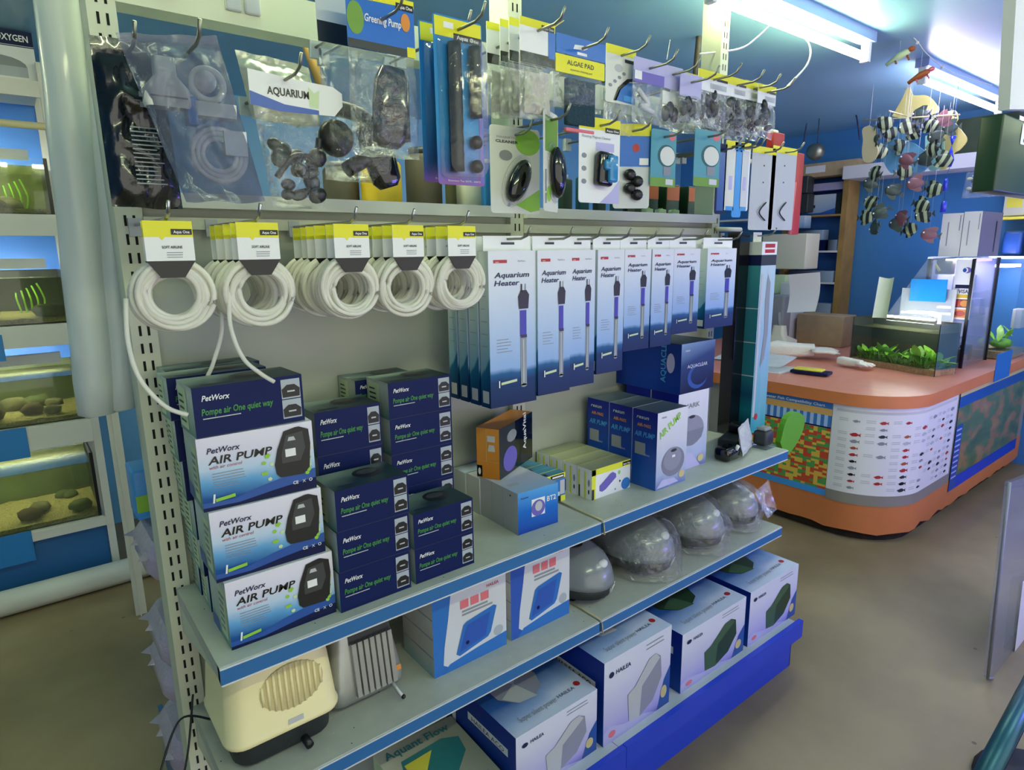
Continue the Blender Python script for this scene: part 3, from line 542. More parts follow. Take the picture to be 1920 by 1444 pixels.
# green pack standing behind at the right end
q = MB(); q.rbox((1.66, -.05, Z2+.11), (.2, .03, .2), .012, 'brightgreen'); q.text(F((1.58, -.066, Z2+.14), X, Z, .14, .06), 'GRASS', .1, .3, .4, 'white', bold=True)
q.build('green_pack', label='bright green pack standing behind the rightmost bagged dome pump', cat='pack')

# ------------------------------------------------------------------ base deck
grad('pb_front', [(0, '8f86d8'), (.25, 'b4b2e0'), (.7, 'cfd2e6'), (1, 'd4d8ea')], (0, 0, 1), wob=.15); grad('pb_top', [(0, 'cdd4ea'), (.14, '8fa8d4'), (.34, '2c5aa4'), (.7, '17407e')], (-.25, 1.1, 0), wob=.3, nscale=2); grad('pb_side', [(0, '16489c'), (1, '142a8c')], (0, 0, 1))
def d_pb(col, col2):
    def d(q, f, l, t):
        s_ = sub(f, .34, .08, .86, .76); q.poly(s_, [(.05,.05),(.35,0),(.75,.15),(1,.5),(.95,.9),(.8,1),(.6,.97),(.2,.62),(0,.55)], col, 2); q.poly(s_, [(.05,.05),(.35,0),(.4,.55),(.2,.62),(0,.55)], col2, 3); q.poly(s_, [(.4,.55),(.92,.88),(.8,1),(.6,.97),(.2,.62)], col2, 3.4)
        q.text(f, 'HAILEA', .16, .8, .05, 'navytxt', bold=True); q.disc(f, .1, .82, .035, .035, 'navytxt', 2); q.lines(f, .6, .93, .97, .87, 2, 'textgrey'); q.poly(f, [(.8,.0),(1,0),(1,.5),(.9,.35)], 'midblue', 1); q.disc(f, .9, .2, .05, .08, 'creamdark', 3); q.poly(f, [(0,0),(.8,0),(.6,.08),(.3,.12),(.1,.2),(0,.15)], 'lilac', 1.5); q.disc(f, .12, .1, .05, .04, 'pink', 2.5)
        q.disc(t, .42, .5, .27, .24, col, 2, 9); q.poly(t, [(.42,.5),(.64,.65),(.52,.74),(.22,.67)], col2, 3); q.poly(t, [(.42,.5),(.2,.4),(.3,.28),(.5,.26)], col2, 3); q.text(t, 'Super silent power', .15, .1, .06, 'textgrey', width=.45); q.disc(t, .9, .16, .035, .03, 'red', 2); q.text(t, 'HAILEA', .62, .12, .035, 'navytxt', width=.22); q.disc(t, .1, .75, .06, .05, 'creamdark', 2)
        q.rect(l, .35, .6, .9, .72, 'white', 1); q.text(l, 'HAILEA ACO', .4, .62, .07, 'navytxt', width=.45); q.rect(l, .1, .2, .16, .85, 'white', 1)
    return d
d3, d4 = d_pb('pg2', 'lightgrey'), d_pb('darkgreen', 'mossgreen'); mat('mossgreen', '3c5c40', .4)
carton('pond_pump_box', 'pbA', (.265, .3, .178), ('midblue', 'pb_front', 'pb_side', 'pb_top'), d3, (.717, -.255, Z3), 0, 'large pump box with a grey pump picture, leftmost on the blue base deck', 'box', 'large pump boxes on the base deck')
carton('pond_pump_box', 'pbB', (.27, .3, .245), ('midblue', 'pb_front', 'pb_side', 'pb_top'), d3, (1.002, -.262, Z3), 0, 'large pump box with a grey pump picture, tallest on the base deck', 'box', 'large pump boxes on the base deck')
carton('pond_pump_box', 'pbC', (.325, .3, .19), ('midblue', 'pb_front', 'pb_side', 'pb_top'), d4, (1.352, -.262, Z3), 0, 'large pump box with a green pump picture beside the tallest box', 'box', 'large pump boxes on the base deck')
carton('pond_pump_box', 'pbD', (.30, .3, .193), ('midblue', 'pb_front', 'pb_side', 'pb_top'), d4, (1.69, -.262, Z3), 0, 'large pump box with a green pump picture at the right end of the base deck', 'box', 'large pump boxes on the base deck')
grad('af_top', [(0, 'd8d8cc'), (.5, 'b0b2a4'), (1, 'a0a496')], (1, .2, 0), wob=.3); mat('afteal', '2f8088', .4)
def d_af(q, f, l, t):
    q.text(t, 'Aquant Flow', .08, .84, .1, 'afteal', bold=True, width=.8); q.poly(t, [(.12,.5),(.2,.75),(.72,.78),(.9,.7),(.86,.5),(.5,.2),(.3,.15)], 'afteal', 1); q.poly(t, [(.2,.45),(.3,.42),(.55,.7),(.2,.68)], 'rubberyellow', 3); q.poly(t, [(.0,.1),(.25,.05),(.32,.22),(.1,.42),(.02,.4)], 'lightgrey', 3); q.rect(t, .6, .1, .9, .16, 'textgrey', 2)
    q.rect(f, .1, .2, .5, .7, 'palegrey'); q.rect(l, .86, 0, 1, 1, 'grey', 1)
carton('filter_box', 'af', (.22, .245, .0695), ('palegreen', 'offwhite', 'palegreen', 'af_top'), d_af, (.465, -.255, Z3+.0005), -.03, 'pale grey and teal filter box at the left of the base deck', 'box')

# ------------------------------------------------------------------ middle row: coils of airline tubing
def header_card(q, x0, x1, y, zt, zb, text1='SOFT AIRLINE'):
    h = zt-zb; f = front(x0, x1, y, zb, h) if False else F((x0, y, zb), X, Z, x1-x0, h)
    q.box(x0, x1, y, y+.0012, zb+h*.3, zt, 'white'); q.add([(x0, y-.0002, zb+h*.3), (x1, y-.0002, zb+h*.3), (x1-(x1-x0)*.26, y-.0002, zb), (x0+(x1-x0)*.26, y-.0002, zb)], [(3, 2, 1, 0)], 'black'); q.add([(x0, y+.0014, zb+h*.3), (x1, y+.0014, zb+h*.3), (x1-(x1-x0)*.26, y+.0014, zb), (x0+(x1-x0)*.26, y+.0014, zb)], [(0, 1, 2, 3)], 'black')
    q.poly(f, [(0,.72),(.3,.72),(.36,.66),(.42,.72),(1,.72),(1,1),(0,1)], 'yellow', 1)
    q.rect(f, .55, .76, .98, .86, 'black', 3); q.text(f, 'Aqua One', .6, .785, .05, 'white', 4, width=.33, bold=True)
    q.text(f, text1, .33, .52, .045, 'black', 3, width=.42, bold=True); q.lines(f, .42, .8, .48, .36, 3, 'textgrey', t=.3)
def coil(key, x, y, z, label, tail=None, group='coils of airline tubing'):
    R_ = .054; k = ('coil', key)
    t = thing('airline_tubing_pack', (x, y, z), label, 'tubing', group)
    if k not in _cache:
        q = MB(); header_card(q, -.033, .033, -.005, .005, -.078, 'SOFT AIRLINE')
        rnd = random.Random(hash(key) % 97 if not isinstance(key, int) else key); q2 = MB()
        for i in range(15):
            cx, cz, ry = rnd.uniform(-.005, .005), -.106+rnd.uniform(-.006, .004), R_-.0052*(i % 4)-rnd.uniform(0, .002)
            yy = .002+.005*(i//4)+.003; th = rnd.uniform(-.05, .05)
            pts = [(cx+ry*math.cos(a), yy+th*ry*math.sin(a)*.6+.003*math.sin(2*a+i), cz+ry*.97*math.sin(a)) for a in [2*math.pi*j/36 for j in range(36)]]
            q2.tube(pts, .0042, 'tube', 7, closed=True)
        _cache[k] = (q.mesh('header_card'), q2.mesh('tubing_coil'))
    for me, nm in zip(_cache[k], ('header_card', 'tubing_coil')):
        o = bpy.data.objects.new(nm, me); COL.objects.link(o); o.parent = t
    if tail:
        q = MB(); q.tube([Vector(p_) for p_ in tail], .0036, 'tube', 8); q.build('loose_end', parent=t, origin=(x, y, z))
    return t
YF = -.31
tails = [spline([at(236, 560, 'y', -.29), at(240, 640, 'y', -.3), at(262, 710, 'y', -.31), at(310, 762, 'y', -.31), at(352, 778, 'y', -.31)]),
         spline([at(430, 540, 'y', -.3), at(432, 610, 'y', -.315), at(455, 670, 'y', -.33), at(488, 700, 'y', -.335), at(514, 716, 'y', -.335)]), None, None, None]
for i, (px0, px1, cnt) in enumerate(((245, 338, 2), (430, 522, 5), (608, 696, 6), (728, 790, 5), (832, 888, 5))):
    a = at(px0+4, 412, 'y', YF); b = at(px1, 412, 'y', YF); xc = (a.x+b.x)/2
    if i == 0: xc = .0135
    hook(xc, 1.497, y1=YF-.02)
    rnd = random.Random(i)
    for k in range(cnt):
        pos = ('front one', 'second from the front', 'third from the front', 'fourth from the front', 'fifth from the front', 'rearmost')[k]
        coil((i*3+k) % 5, xc+rnd.uniform(-.003, .003)*(k > 0), YF+k*(.04 if cnt > 2 else .022), 1.487, 'coil of clear tubing on the %s hook from the left, %s' % (('first', 'second', 'third', 'fourth', 'fifth')[i], pos), tails[i] if k == 0 else (spline([at(412, 560, 'y', -.2), at(416, 620, 'y', -.2), at(400, 680, 'y', -.2), at(388, 708, 'y', -.2)]) if (i, k) == (1, 3) else None))

# ------------------------------------------------------------------ middle row: hanging heater boxes
grad('ht_front', [(0, '0a2650'), (.15, '0d3562'), (.2, '175c8f'), (.23, '8fb0e0'), (.5, 'b9cbe8'), (.78, 'dde1ee'), (1, 'e4e6ee')], (0, 0, 1), wob=.03); grad('ht_side', [(0, '0f2a5a'), (.17, '125080'), (.27, '1a6c98'), (.29, '7fb0c8'), (.55, 'b9cdd4'), (1, 'd5d8da')], (0, .12, .9), wob=.04)
mat('tubeglass', '7f8a7c', .3); mat('heaterviolet', '3a38a8', .4)
def heater(x, y, zt, w_, h_, d_, label, tilt=0):
    k = ('heater', round(w_, 3), round(h_, 3), round(d_, 3))
    if k not in _cache:
        q = MB(); q.box(-w_/2, w_/2, -d_/2, d_/2, -h_, 0, 'ht_side', front='ht_front', left='ht_side', top='white', bottom='navy')
        q.box(-w_/2, w_/2, -.001, .001, 0, .032, 'white'); f = F((-w_/2, -.0012, 0), X, Z, w_, .032); q.rect(f, .36, .42, .64, .58, 'darkgrey', 1)
        f = F((-w_/2, -d_/2, -h_), X, Z, w_, h_)
        q.rect(f, .1, .925, .38, .945, 'red', 1); q.text(f, 'aqua', .14, .928, .01, 'white', 2); q.text(f, 'PetWorx', .6, .93, .012, 'textgrey', shear=.2)
        q.text(f, 'Aquarium', .12, .835, .032, 'navytxt', shear=.3, bold=True, width=.72); q.text(f, 'Heater', .1, .785, .032, 'navytxt', shear=.3, bold=True, width=.52)
        q.rect(f, .64, .45, .78, .62, 'heaterviolet', 2); q.rect(f, .65, .12, .78, .45, 'tubeglass', 2); q.disc(f, .715, .12, .065, .012, 'tubeglass', 2); q.rect(f, .655, .44, .785, .46, 'black', 3); q.rect(f, .695, .14, .72, .43, 'lightgrey', 3)
        q.poly(f, [(.62,.63),(.82,.63),(.84,.72),(.78,.75),(.66,.75),(.6,.71)], 'black', 3); q.rect(f, .66, .74, .69, .79, 'black', 3); q.rect(f, .75, .74, .77, .79, 'grey', 3)
        q.lines(f, .14, .5, .46, .36, 5, 'textgrey', t=.2); q.text(f, '1', .14, .13, .045, 'white', 3, bold=True); q.poly(f, [(.22,.145),(.56,.155),(.56,.172),(.22,.162)], 'palegreen', 3)
        fl = F((-w_/2, d_/2, -h_), -Y, Z, d_, h_); q.rect(fl, .2, .03, .85, .11, 'palegrey', 1); q.lines(fl, .2, .9, .8, .4, 5, 'textgrey', t=.04)
        _cache[k] = q.mesh('heater_box')
    o = bpy.data.objects.new('heater_box', _cache[k]); COL.objects.link(o); o.location = (x, y, zt); o.rotation_euler = (0, tilt, 0)
    return tag(o, label, 'box', 'aquarium heater boxes')
ORD = ('first', 'second', 'third', 'fourth', 'fifth', 'sixth', 'seventh', 'eighth')
HT = [(914, 1005, 472, 768, -.28, 4), (1005, 1068, 468, 755, -.285, 3), (1067, 1117, 463, 735, -.28, 3), (1121, 1172, 461, 712, -.28, 3), (1172, 1222, 460, 655, -.28, 3), (1224, 1265, 458, 655, -.28, 2), (1262, 1312, 455, 615, -.28, 2), (1328, 1383, 450, 655, -.24, 3)]
hx = []
for i, (p0, p1, pt, pb, yy, cnt) in enumerate(HT):
    a = at(p0, pt, 'y', yy); b = at(p1, pt, 'y', yy); c = at((p0+p1)/2-18, pb, 'y', yy)
    w_ = (b.x-a.x)*.985; h_ = [.345, .335, .33, .31, .262, .262, .235, .24][i]
    xc = (a.x+b.x)/2
    if hx and xc-w_/2 < hx[-1]: xc = hx[-1]+w_/2+.001
    hx.append(xc+w_/2); hook(xc, 1.47, y1=yy-.05, mt='steelwire')
    for k in range(cnt): heater(xc, yy+.018+k*.043, 1.443, w_, h_, .036, 'heater box on the %s hook from the left, %s' % (ORD[i], ('front one', 'second one back', 'third one back', 'rearmost')[k]))

# tall black carton and long teal lamp carton at the right end
q = MB(); q.box(1.742, 1.80, -.172, -.125, .80, 1.495, 'blackgloss'); q.build('tall_black_carton', label='tall narrow black carton hanging right of the heater boxes', cat='box')
grad('tc_side', [(0, '0f2c4a'), (.12, '1a7d8c'), (.2, '17506e'), (.3, '2c7f8e'), (1, '3f8794')], (0, 0, 1)); grad('tc_front', [(0, '3b9fae'), (.4, '8fb4cc'), (1, 'c3d6de')], (0, 0, 1), wob=.3)
q = MB(); tx0, tx1, ty0, ty1, tz0, tz1 = 1.806, 1.90, -.215, -.125, .80, 1.385
q.box(tx0, tx1, ty0, ty1, tz0, tz1, 'tc_side', front='tc_front', left='tc_side', top='palegrey')
fl = F((tx0, ty1, tz0), -Y, Z, ty1-ty0, tz1-tz0); ff = F((tx0, ty0, tz0), X, Z, tx1-tx0, tz1-tz0)
for v in (.35, .55, .75): q.rect(fl, 0, v, 1, v+.006, 'palegrey', 1)
q.poly(ff, [(.35,.4),(.6,.45),(.75,.6),(.7,.9),(.5,.95),(.42,.8),(.5,.6)], 'textgrey', 2); q.rect(ff, .06, .1, .2, .95, 'lightgrey', 2); q.disc(ff, .3, .1, .12, .02, 'red', 3)
q.box(tx0, tx1, ty0, ty1, tz1, tz1+.035, 'navy', front='darkgrey'); q.box(tx0, tx1, ty0, ty1, tz1+.035, tz1+.078, 'palegrey', front='white')
f2 = F((tx0, ty0, tz1+.035), X, Z, tx1-tx0, .043); q.rect(f2, .2, .55, .85, .85, 'red', 1); q.rect(f2, .2, .15, .85, .42, 'red', 1); q.box(tx0+.01, tx0+.06, ty0+.04, ty0+.042, tz1+.078, tz1+.11, 'white')
q.build('lamp_carton', label='long teal lamp carton hanging at the right end of the shelving', cat='box'); hook(tx0+.035, tz1+.1, y1=-.23, mt='steelwire')
q = MB(); q.prism(curve2([(0,.4),(.2,.9),(.6,1),(1,.8),(.98,.5),(.7,.2),(.3,.05)]), F((1.90, -.26, .70), X, Z, .16, .16), .02, 'brightgreen'); q.build('green_leaf_pack', label='bright green rounded pack hanging behind the small motor at the right shelf end', cat='pack')

# ------------------------------------------------------------------ top row: hanging packs
def hang(name, l_, t_, r_, b_, y, label, cat='pack', group=None, hookz=None, hk=True, lowhook=False):
    """an empty at the hanging point; returns (thing, x0, x1, z0, z1)"""
    a = at(l_, t_, 'y', y); b = at(r_, b_, 'y', y)
    x0, x1 = a.x, b.x
    t = thing(name, ((x0+x1)/2, y, a.z), label, cat, group)
    if hk: hook((x0+x1)/2, (hookz or a.z-.018), y1=y-.075, mt='steelwire')
    return t, x0, x1, b.z, a.z
def card(q, x0, x1, y, z0, z1, mt='white', th=.0015, r=.006):
    n = 4; pts = []
    for (cx, cz, a0) in ((x1-r, z1-r, 0), (x0+r, z1-r, 90), (x0+r, z0+r, 180), (x1-r, z0+r, 270)):
        for i in range(n+1): a = math.radians(a0+90*i/n); pts.append(((cx+r*math.cos(a)-x0)/(x1-x0), (cz+r*math.sin(a)-z0)/(z1-z0)))
    f = F((x0, y+th, z0), X, Z, x1-x0, z1-z0); q.prism(pts, f, th, mt); return F((x0, y, z0), X, Z, x1-x0, z1-z0)

# black foil pack
t, x0, x1, z0, z1 = hang('black_foil_pack', 172, 66, 330, 392, -.235, 'black glossy foil pack with small white print, hanging leftmost in the top row', 'pack')
q = MB(); q.pillow([(x0-.004, -.235, z1), (x1, -.235, z1+.004), (x1+.01, -.235, z0), (x0-.004, -.235, z0)], .035, 'blackfoil', seed=2, crumple=.005); mat('blackfoil', '0b0f12', .22, coat=.6, bump=.35, nscale=25); mat('dimtext', '8c98a0', .5); part('pouch', q, t)
q = MB(); f = F((x0, -.262, z0), X, Z, x1-x0, z1-z0); q.lines(f, .35, .95, .5, .14, 14, 'dimtext', 2, t=.3); part('small_print', q, t); q = MB(); q.lines(f, .55, .8, .78, .6, 3, 'dimtext', 2, t=.5); part('title_print', q, t)
# grey tinted bag with white fittings
t, x0, x1, z0, z1 = hang('grey_filter_pack', 215, 50, 492, 382, -.31, 'large translucent grey bag with white plastic filter fittings inside', 'pack'); y = -.31
q = MB(); q.pillow([(x0, y, z1-.008), (x1-.045, y, z1+.012), (x1+.005, y, z0+.003), (x0+.065, y, z0-.002)], .074, 'greyfilm', 34, 42, seed=5, crumple=.007, flat=.05); part('plastic_bag', q, t, label='grey tinted plastic bag')
q = MB(); cx = x0+.055; q.loft((cx, y, 0), [(.058, .028, .008, z1-.098), (.062, .03, .008, z1-.092), (.058, .03, .008, z1-.072), (.03, .022, .006, z1-.055), (.028, .02, .006, z1-.03)], 'offwhite'); q.box(cx-.024, cx+.024, y-.0165, y-.0155, z1-.086, z1-.084, 'grey'); part('white_valve', q, t)
RX = Matrix.Rotation(math.pi/2, 4, 'X')
def ring(q, c, R_, r_, mt, sx=1): q.tube([(c[0]+R_*sx*math.cos(a), c[1], c[2]+R_*math.sin(a)) for a in [2*math.pi*i/28 for i in range(28)]], r_, mt, 8, closed=True)
q = MB(); ring(q, (x0+.112, y, z1-.058), .022, .005, 'offwhite'); q.lathe([(.014, -.01), (.016, 0), (.014, .012)], (x0+.108, y, z1-.055), 'palegrey', 18, RX); part('hose_clamp', q, t)
q = MB(); q.loft((x0+.118, y, 0), [(.058, .028, .006, z1-.105), (.06, .028, .006, z1-.085)], 'offwhite'); q.box(x0+.078, x0+.092, y-.012, y+.01, z1-.118, z1-.08, 'blue'); part('bracket', q, t)
q = MB()
for rr in (.024, .031, .038): ring(q, (x0+.118, y-.004, z1-.158), rr, .004, 'palegrey')
q.box(x0+.125, x0+.158, y-.012, y+.008, z1-.158, z1-.122, 'palegrey'); part('corrugated_hose', q, t)
# small clear bag with a printed white header and black suction parts
t, x0, x1, z0, z1 = hang('clear_parts_pack', 470, 160, 608, 392, -.25, 'clear crinkled bag of small black parts under a white curved header card', 'pack', hookz=at(470, 140, 'y', -.25).z); y = -.25
mat('swoosh', '3f5fb0', .4)
q = MB(); q.pillow([(x0, y, z1-.03), (x1, y, z1-.03), (x1+.002, y, z0), (x0+.02, y, z0)], .06, 'clearfilm', 30, 38, seed=9, crumple=.006); part('plastic_bag', q, t)
q = MB(); f = F((x0-.005, y-.005, z1-.05), X, Z, x1-x0+.05, .06); f.O = f.O+Z*.014; q.prism([(0,.1),(.3,0),(.9,.05),(1,.35),(1,.7),(.9,.85),(.5,.9),(0,1)], f, .0015, 'white'); q.poly(f, [(0,.1),(.3,0),(.72,.03),(.72,.15),(.35,.2),(0,.45)], 'swoosh', 4); q.text(f, 'AQUARIUM', .18, .42, .2, 'black', 5, bold=True, width=.44); q.poly(f, [(.62,.2),(.72,.2),(.74,.7),(.68,.6),(.62,.75)], 'palegreen', 4); part('header_card', q, t)
q = MB(); rnd = random.Random(1)
for i in range(20): q.ell((x0+.055+rnd.uniform(-.025, .05), y+rnd.uniform(-.006, .008), z0+.02+rnd.uniform(0, .085)), (rnd.uniform(.007, .02), .009, rnd.uniform(.007, .018)), 'black', Matrix.Rotation(rnd.uniform(0, 3), 4, 'Y'), 10)
q.tube(spline([(x0+.03, y, z0+.05), (x0+.06, y-.006, z0+.085), (x0+.1, y, z0+.09), (x0+.11, y, z0+.12)]), .006, 'black', 8); part('black_fittings', q, t)
# silvery folded bag behind
t, x0, x1, z0, z1 = hang('silver_bag', 440, 92, 580, 155, -.12, 'crinkled silver white bag hanging behind the white curved header card', 'bag', hk=False); q = MB(); q.pillow([(x0, -.12, z1), (x1, -.12, z1-.01), (x1+.02, -.12, z0-.08), (x0+.02, -.12, z0-.08)], .04, 'silverbag', seed=4, crumple=.008); mat('silverbag', 'b9bcae', .3, .3, bump=.5, nscale=20); part('pouch', q, t)
# two packs with black suction pumps
def black_pump(q, c, s_=1, rot=0):
    R_ = Matrix.Rotation(rot, 4, 'Y'); q.loft(c, [(.03, .018, .014, -.05), (.046, .026, .02, -.04), (.052, .03, .022, 0), (.048, .028, .022, .035), (.034, .02, .016, .05)], 'blackgloss', M4=R_ @ Matrix.Scale(s_, 4))
for (l_, t_, r_, b_, yy, lb, hdr, sd) in ((592, 8, 735, 345, -.21, 'clear bag of black pump fittings with a black and white header', 0, 11), (648, 0, 783, 300, -.29, 'clear bag with a black pump head under a blue and yellow header', 1, 12)):
    t, x0, x1, z0, z1 = hang('pump_parts_pack', l_, t_, r_, b_, yy, lb, 'pack', 'packs of black pump parts')
    q = MB(); q.pillow([(x0, yy, z1-.05), (x1, yy, z1-.055), (x1+.004, yy, z0), (x0-.004, yy, z0)], .088, 'clearfilm', 30, 40, seed=sd, crumple=.006); part('plastic_bag', q, t)
    q = MB(); f = card(q, x0-.002, x1+.002, yy-.004, z1-.072 if hdr else z1-.06, z1+.022, 'bluehdr' if hdr else 'palegrey', r=.002); mat('bluehdr', '1c68c4', .35)
    if hdr:
        q.poly(f, [(0,.82),(1,.88),(1,1),(0,1)], 'yellow', 1); q.rect(f, .72, .8, .99, .92, 'black', 2); q.text(f, 'Aqua One', .74, .83, .06, 'white', 3, width=.23, bold=True); q.text(f, 'Greening Pump', .24, .48, .13, 'white', 2, width=.55, bold=True, shear=.1); q.disc(f, .12, .5, .12, .28, 'green', 1); q.rect(f, .0, .0, .86, .14, 'darkgrey', 2); q.rect(f, .87, 0, 1, .18, 'yellow', 2); q.disc(f, .86, .6, .07, .16, 'orange', 2)
    else: q.rect(f, 0, 0, 1, .42, 'black', 1)
    part('header_card', q, t); xc = (x0+x1)/2
    if hdr:
        q = MB(); black_pump(q, (xc+.012, yy, z0+.085), 1.35, .1); part('pump_head', q, t); q = MB(); q.tube([(xc+.04, yy, z0+.03+.02*i) for i in range(5)], .009, 'charcoal', 10); part('hose_barb', q, t)
    else:
        q = MB(); black_pump(q, (xc+.04, yy, z0+.055), 1.3, -.3); part('pump_head', q, t); q = MB(); q.lathe([(.032, -.008), (.034, 0), (.03, .012)], (xc-.045, yy, z0+.075), 'black', 20, RX); part('suction_cup', q, t)
        q = MB(); q.tube(spline([(xc-.06, yy, z0+.13), (xc-.01, yy, z0+.125), (xc+.02, yy, z0+.11), (xc+.03, yy, z0+.06), (xc-.03, yy-.006, z0+.02)]), .015, 'black', 10); part('elbow_pipe', q, t)
# blue blister cards with black filter tubes
grad('bl_blue', [(0, '8a5aa8'), (.12, '4a78c0'), (.35, '2f8ecc'), (1, '2f7fc4')], (.0, 0, 1), wob=.2)
for k, (l_, t_, r_, b_, yy, lb) in enumerate(((812, 22, 910, 350, -.31, 'blue blister card with two black filter tubes, the front one'), (785, 35, 893, 346, -.225, 'blue blister card with black filter tubes, behind its twin'))):
    t, x0, x1, z0, z1 = hang('filter_tube_pack', l_, t_, r_, b_, yy, lb, 'pack', 'blue blister cards'); wd, h_ = x1-x0, z1-z0
    q = MB(); f = card(q, x0, x1, yy+.002, z0, z1, 'bl_blue'); q.rect(f, .02, .88, .98, .99, 'yellow', 1); q.poly(f, [(.9,0.02),(.98,.02),(.98,.88),(.9,.88)], 'purple', 1); q.prism([(.4,.865),(.98,.865),(.98,.91),(.4,.91)], f, .0006, 'black', k=1); q.text(f, 'Aqua One', .46, .877, .022, 'white', 4, width=.46, bold=True); q.text(f, 'Extension Tee 50/75 - 50075', .2, .02, .012, 'white', 2, width=.7); q.rect(f, .2, .93, .4, .965, 'white', 2); part('backing_card', q, t)
    q = MB(); q.tube([(x0+wd*.33, yy-.012, z0+h_*(.08+.76*i/16)) for i in range(17)], [.0125 if i % 2 or i > 13 else .0135 for i in range(17)], 'charcoal', 12); part('long_tube', q, t)
    q = MB(); q.tube([(x0+wd*.76, yy-.011, z0+h_*(.42+.42*i/10)) for i in range(11)], [.011 if i % 2 else .0122 for i in range(11)], 'charcoal', 12); part('short_tube', q, t)
    for v in (.12, .27):
        q = MB(); q.lathe([(.0105, 0), (.0125, .004), (.0125, .012), (.004, .018)], (x0+wd*.77, yy, z0+h_*v), 'black', 16, RX); part('suction_cup', q, t)
    q = MB(); q.loft((x0+wd*.5, yy-.002, z0+h_*.46), [(wd*.9, h_*.84, .012, 0), (wd*.86, h_*.82, .02, .018), (wd*.8, h_*.8, .02, .0265)], 'blister', M4=RX); part('blister', q, t)
# fishing net bags
for k, (l_, t_, r_, b_, yy) in enumerate(((910, 40, 1010, 235, -.16), (935, 35, 1015, 230, -.20), (952, 32, 1022, 228, -.24), (972, 30, 1038, 232, -.30))):
    t, x0, x1, z0, z1 = hang('net_pack', l_, t_, r_, b_, yy, 'clear net bag with a yellow, white and black header, %s' % ('rearmost of four', 'third of four from the front', 'second of four from the front', 'front of four')[k], 'pack', 'net bags', hk=k == 3)
    q = MB(); q.pillow([(x0, yy, z1-.04), (x1, yy, z1-.055), (x1+.002, yy, z0+.01), (x0, yy, z0)], .03, 'clearfilm', seed=30+k, crumple=.006); part('plastic_bag', q, t)
    q = MB(); f = card(q, x0, x1, yy-.004, z1-.085, z1, 'white', r=.002); q.rect(f, 0, .82, 1, 1, 'yellow', 1); q.rect(f, 0, 0, 1, .25, 'black', 1); q.rect(f, .8, .2, 1, .8, 'bluehdr', 2); q.rect(f, .6, .8, .97, .92, 'black', 2); q.text(f, 'Aqua One', .62, .83, .06, 'white', 3, width=.32); part('header_card', q, t)
    q = MB(); q.pillow([(x0+.015, yy, z1-.1), (x1-.015, yy, z1-.1), (x1-.012, yy, z0+.015), (x0+.012, yy, z0+.015)], .016, 'netcloth', seed=40+k, crumple=.01); mat('netcloth', 'c9c8bc', .8); part('net', q, t)
# algae pad pack
t, x0, x1, z0, z1 = hang('algae_pad_pack', 1040, 62, 1130, 205, -.29, 'clear pack with a dark teal scrubbing pad under a blue and yellow header', 'pack')
q = MB(); f = card(q, x0, x1, -.297, z1-.038, z1, 'bluehdr', r=.001); q.poly(f, [(.32,.35),(.55,.42),(.62,.55),(.52,.65),(.35,.6)], 'white', 1); q.rect(f, .4, .1, .6, .25, 'white', 1); part('header_card', q, t)
q = MB(); f = card(q, x0, x1, -.294, z1-.075, z1-.039, 'yellow', r=.001); q.text(f, 'ALGAE PAD', .22, .5, .26, 'black', 1, width=.55, bold=True); q.text(f, 'aquarium cleaning pad', .28, .2, .12, 'darkgrey', 1, width=.45); part('name_label', q, t)
q = MB(); q.rbox(((x0+x1)/2+.006, -.285, z1-.13), (.09, .014, .098), .005, 'tealpad'); mat('tealpad', '24404c', .95, bump=.6, nscale=200); part('scrubbing_pad', q, t)
q = MB(); q.rbox(((x0+x1)/2+.004, -.285, z1-.189), (.09, .012, .009), .003, 'pink'); part('handle_edge', q, t)
q = MB(); q.pillow([(x0, -.285, z1-.06), (x1, -.285, z1-.06), (x1, -.285, z0-.01), (x0, -.285, z0-.01)], .026, 'clearfilm', seed=50, crumple=.003); part('plastic_bag', q, t)
# card with a blue corner
t, x0, x1, z0, z1 = hang('feeder_pack', 1137, 80, 1190, 200, -.27, 'narrow white card with a yellow top and a blue dial at its corner', 'pack')
q = MB(); f = card(q, x0, x1, -.27, z0, z1, 'offwhite', r=.003); q.rect(f, 0, .85, 1, 1, 'yellow', 1); q.rect(f, .62, .74, .98, .8, 'black', 1); q.disc(f, .42, .62, .14, .07, 'lightgrey', 1); [q.disc(f, .15+.15*i, .3+.08*i, .06, .03, 'textgrey', 1) for i in range(4)]; q.poly(f, [(.3,.05),(1,.02),(1,.42),(.75,.4),(.45,.25)], 'blue', 2); q.poly(f, [(.25,.04),(.35,.04),(.5,.26),(.8,.42),(1,.44),(1,.5),(.7,.46),(.4,.28)], 'black', 2); q.rect(f, .6, .06, .95, .16, 'skyblue', 3); part('backing_card', q, t)
q = MB(); q.pillow([(x0, -.268, z0+.01), (x1, -.268, z0+.01), (x1, -.268, z0-.07), (x0-.01, -.268, z0-.07)], .02, 'clearfilm', seed=51); part('plastic_bag', q, t)
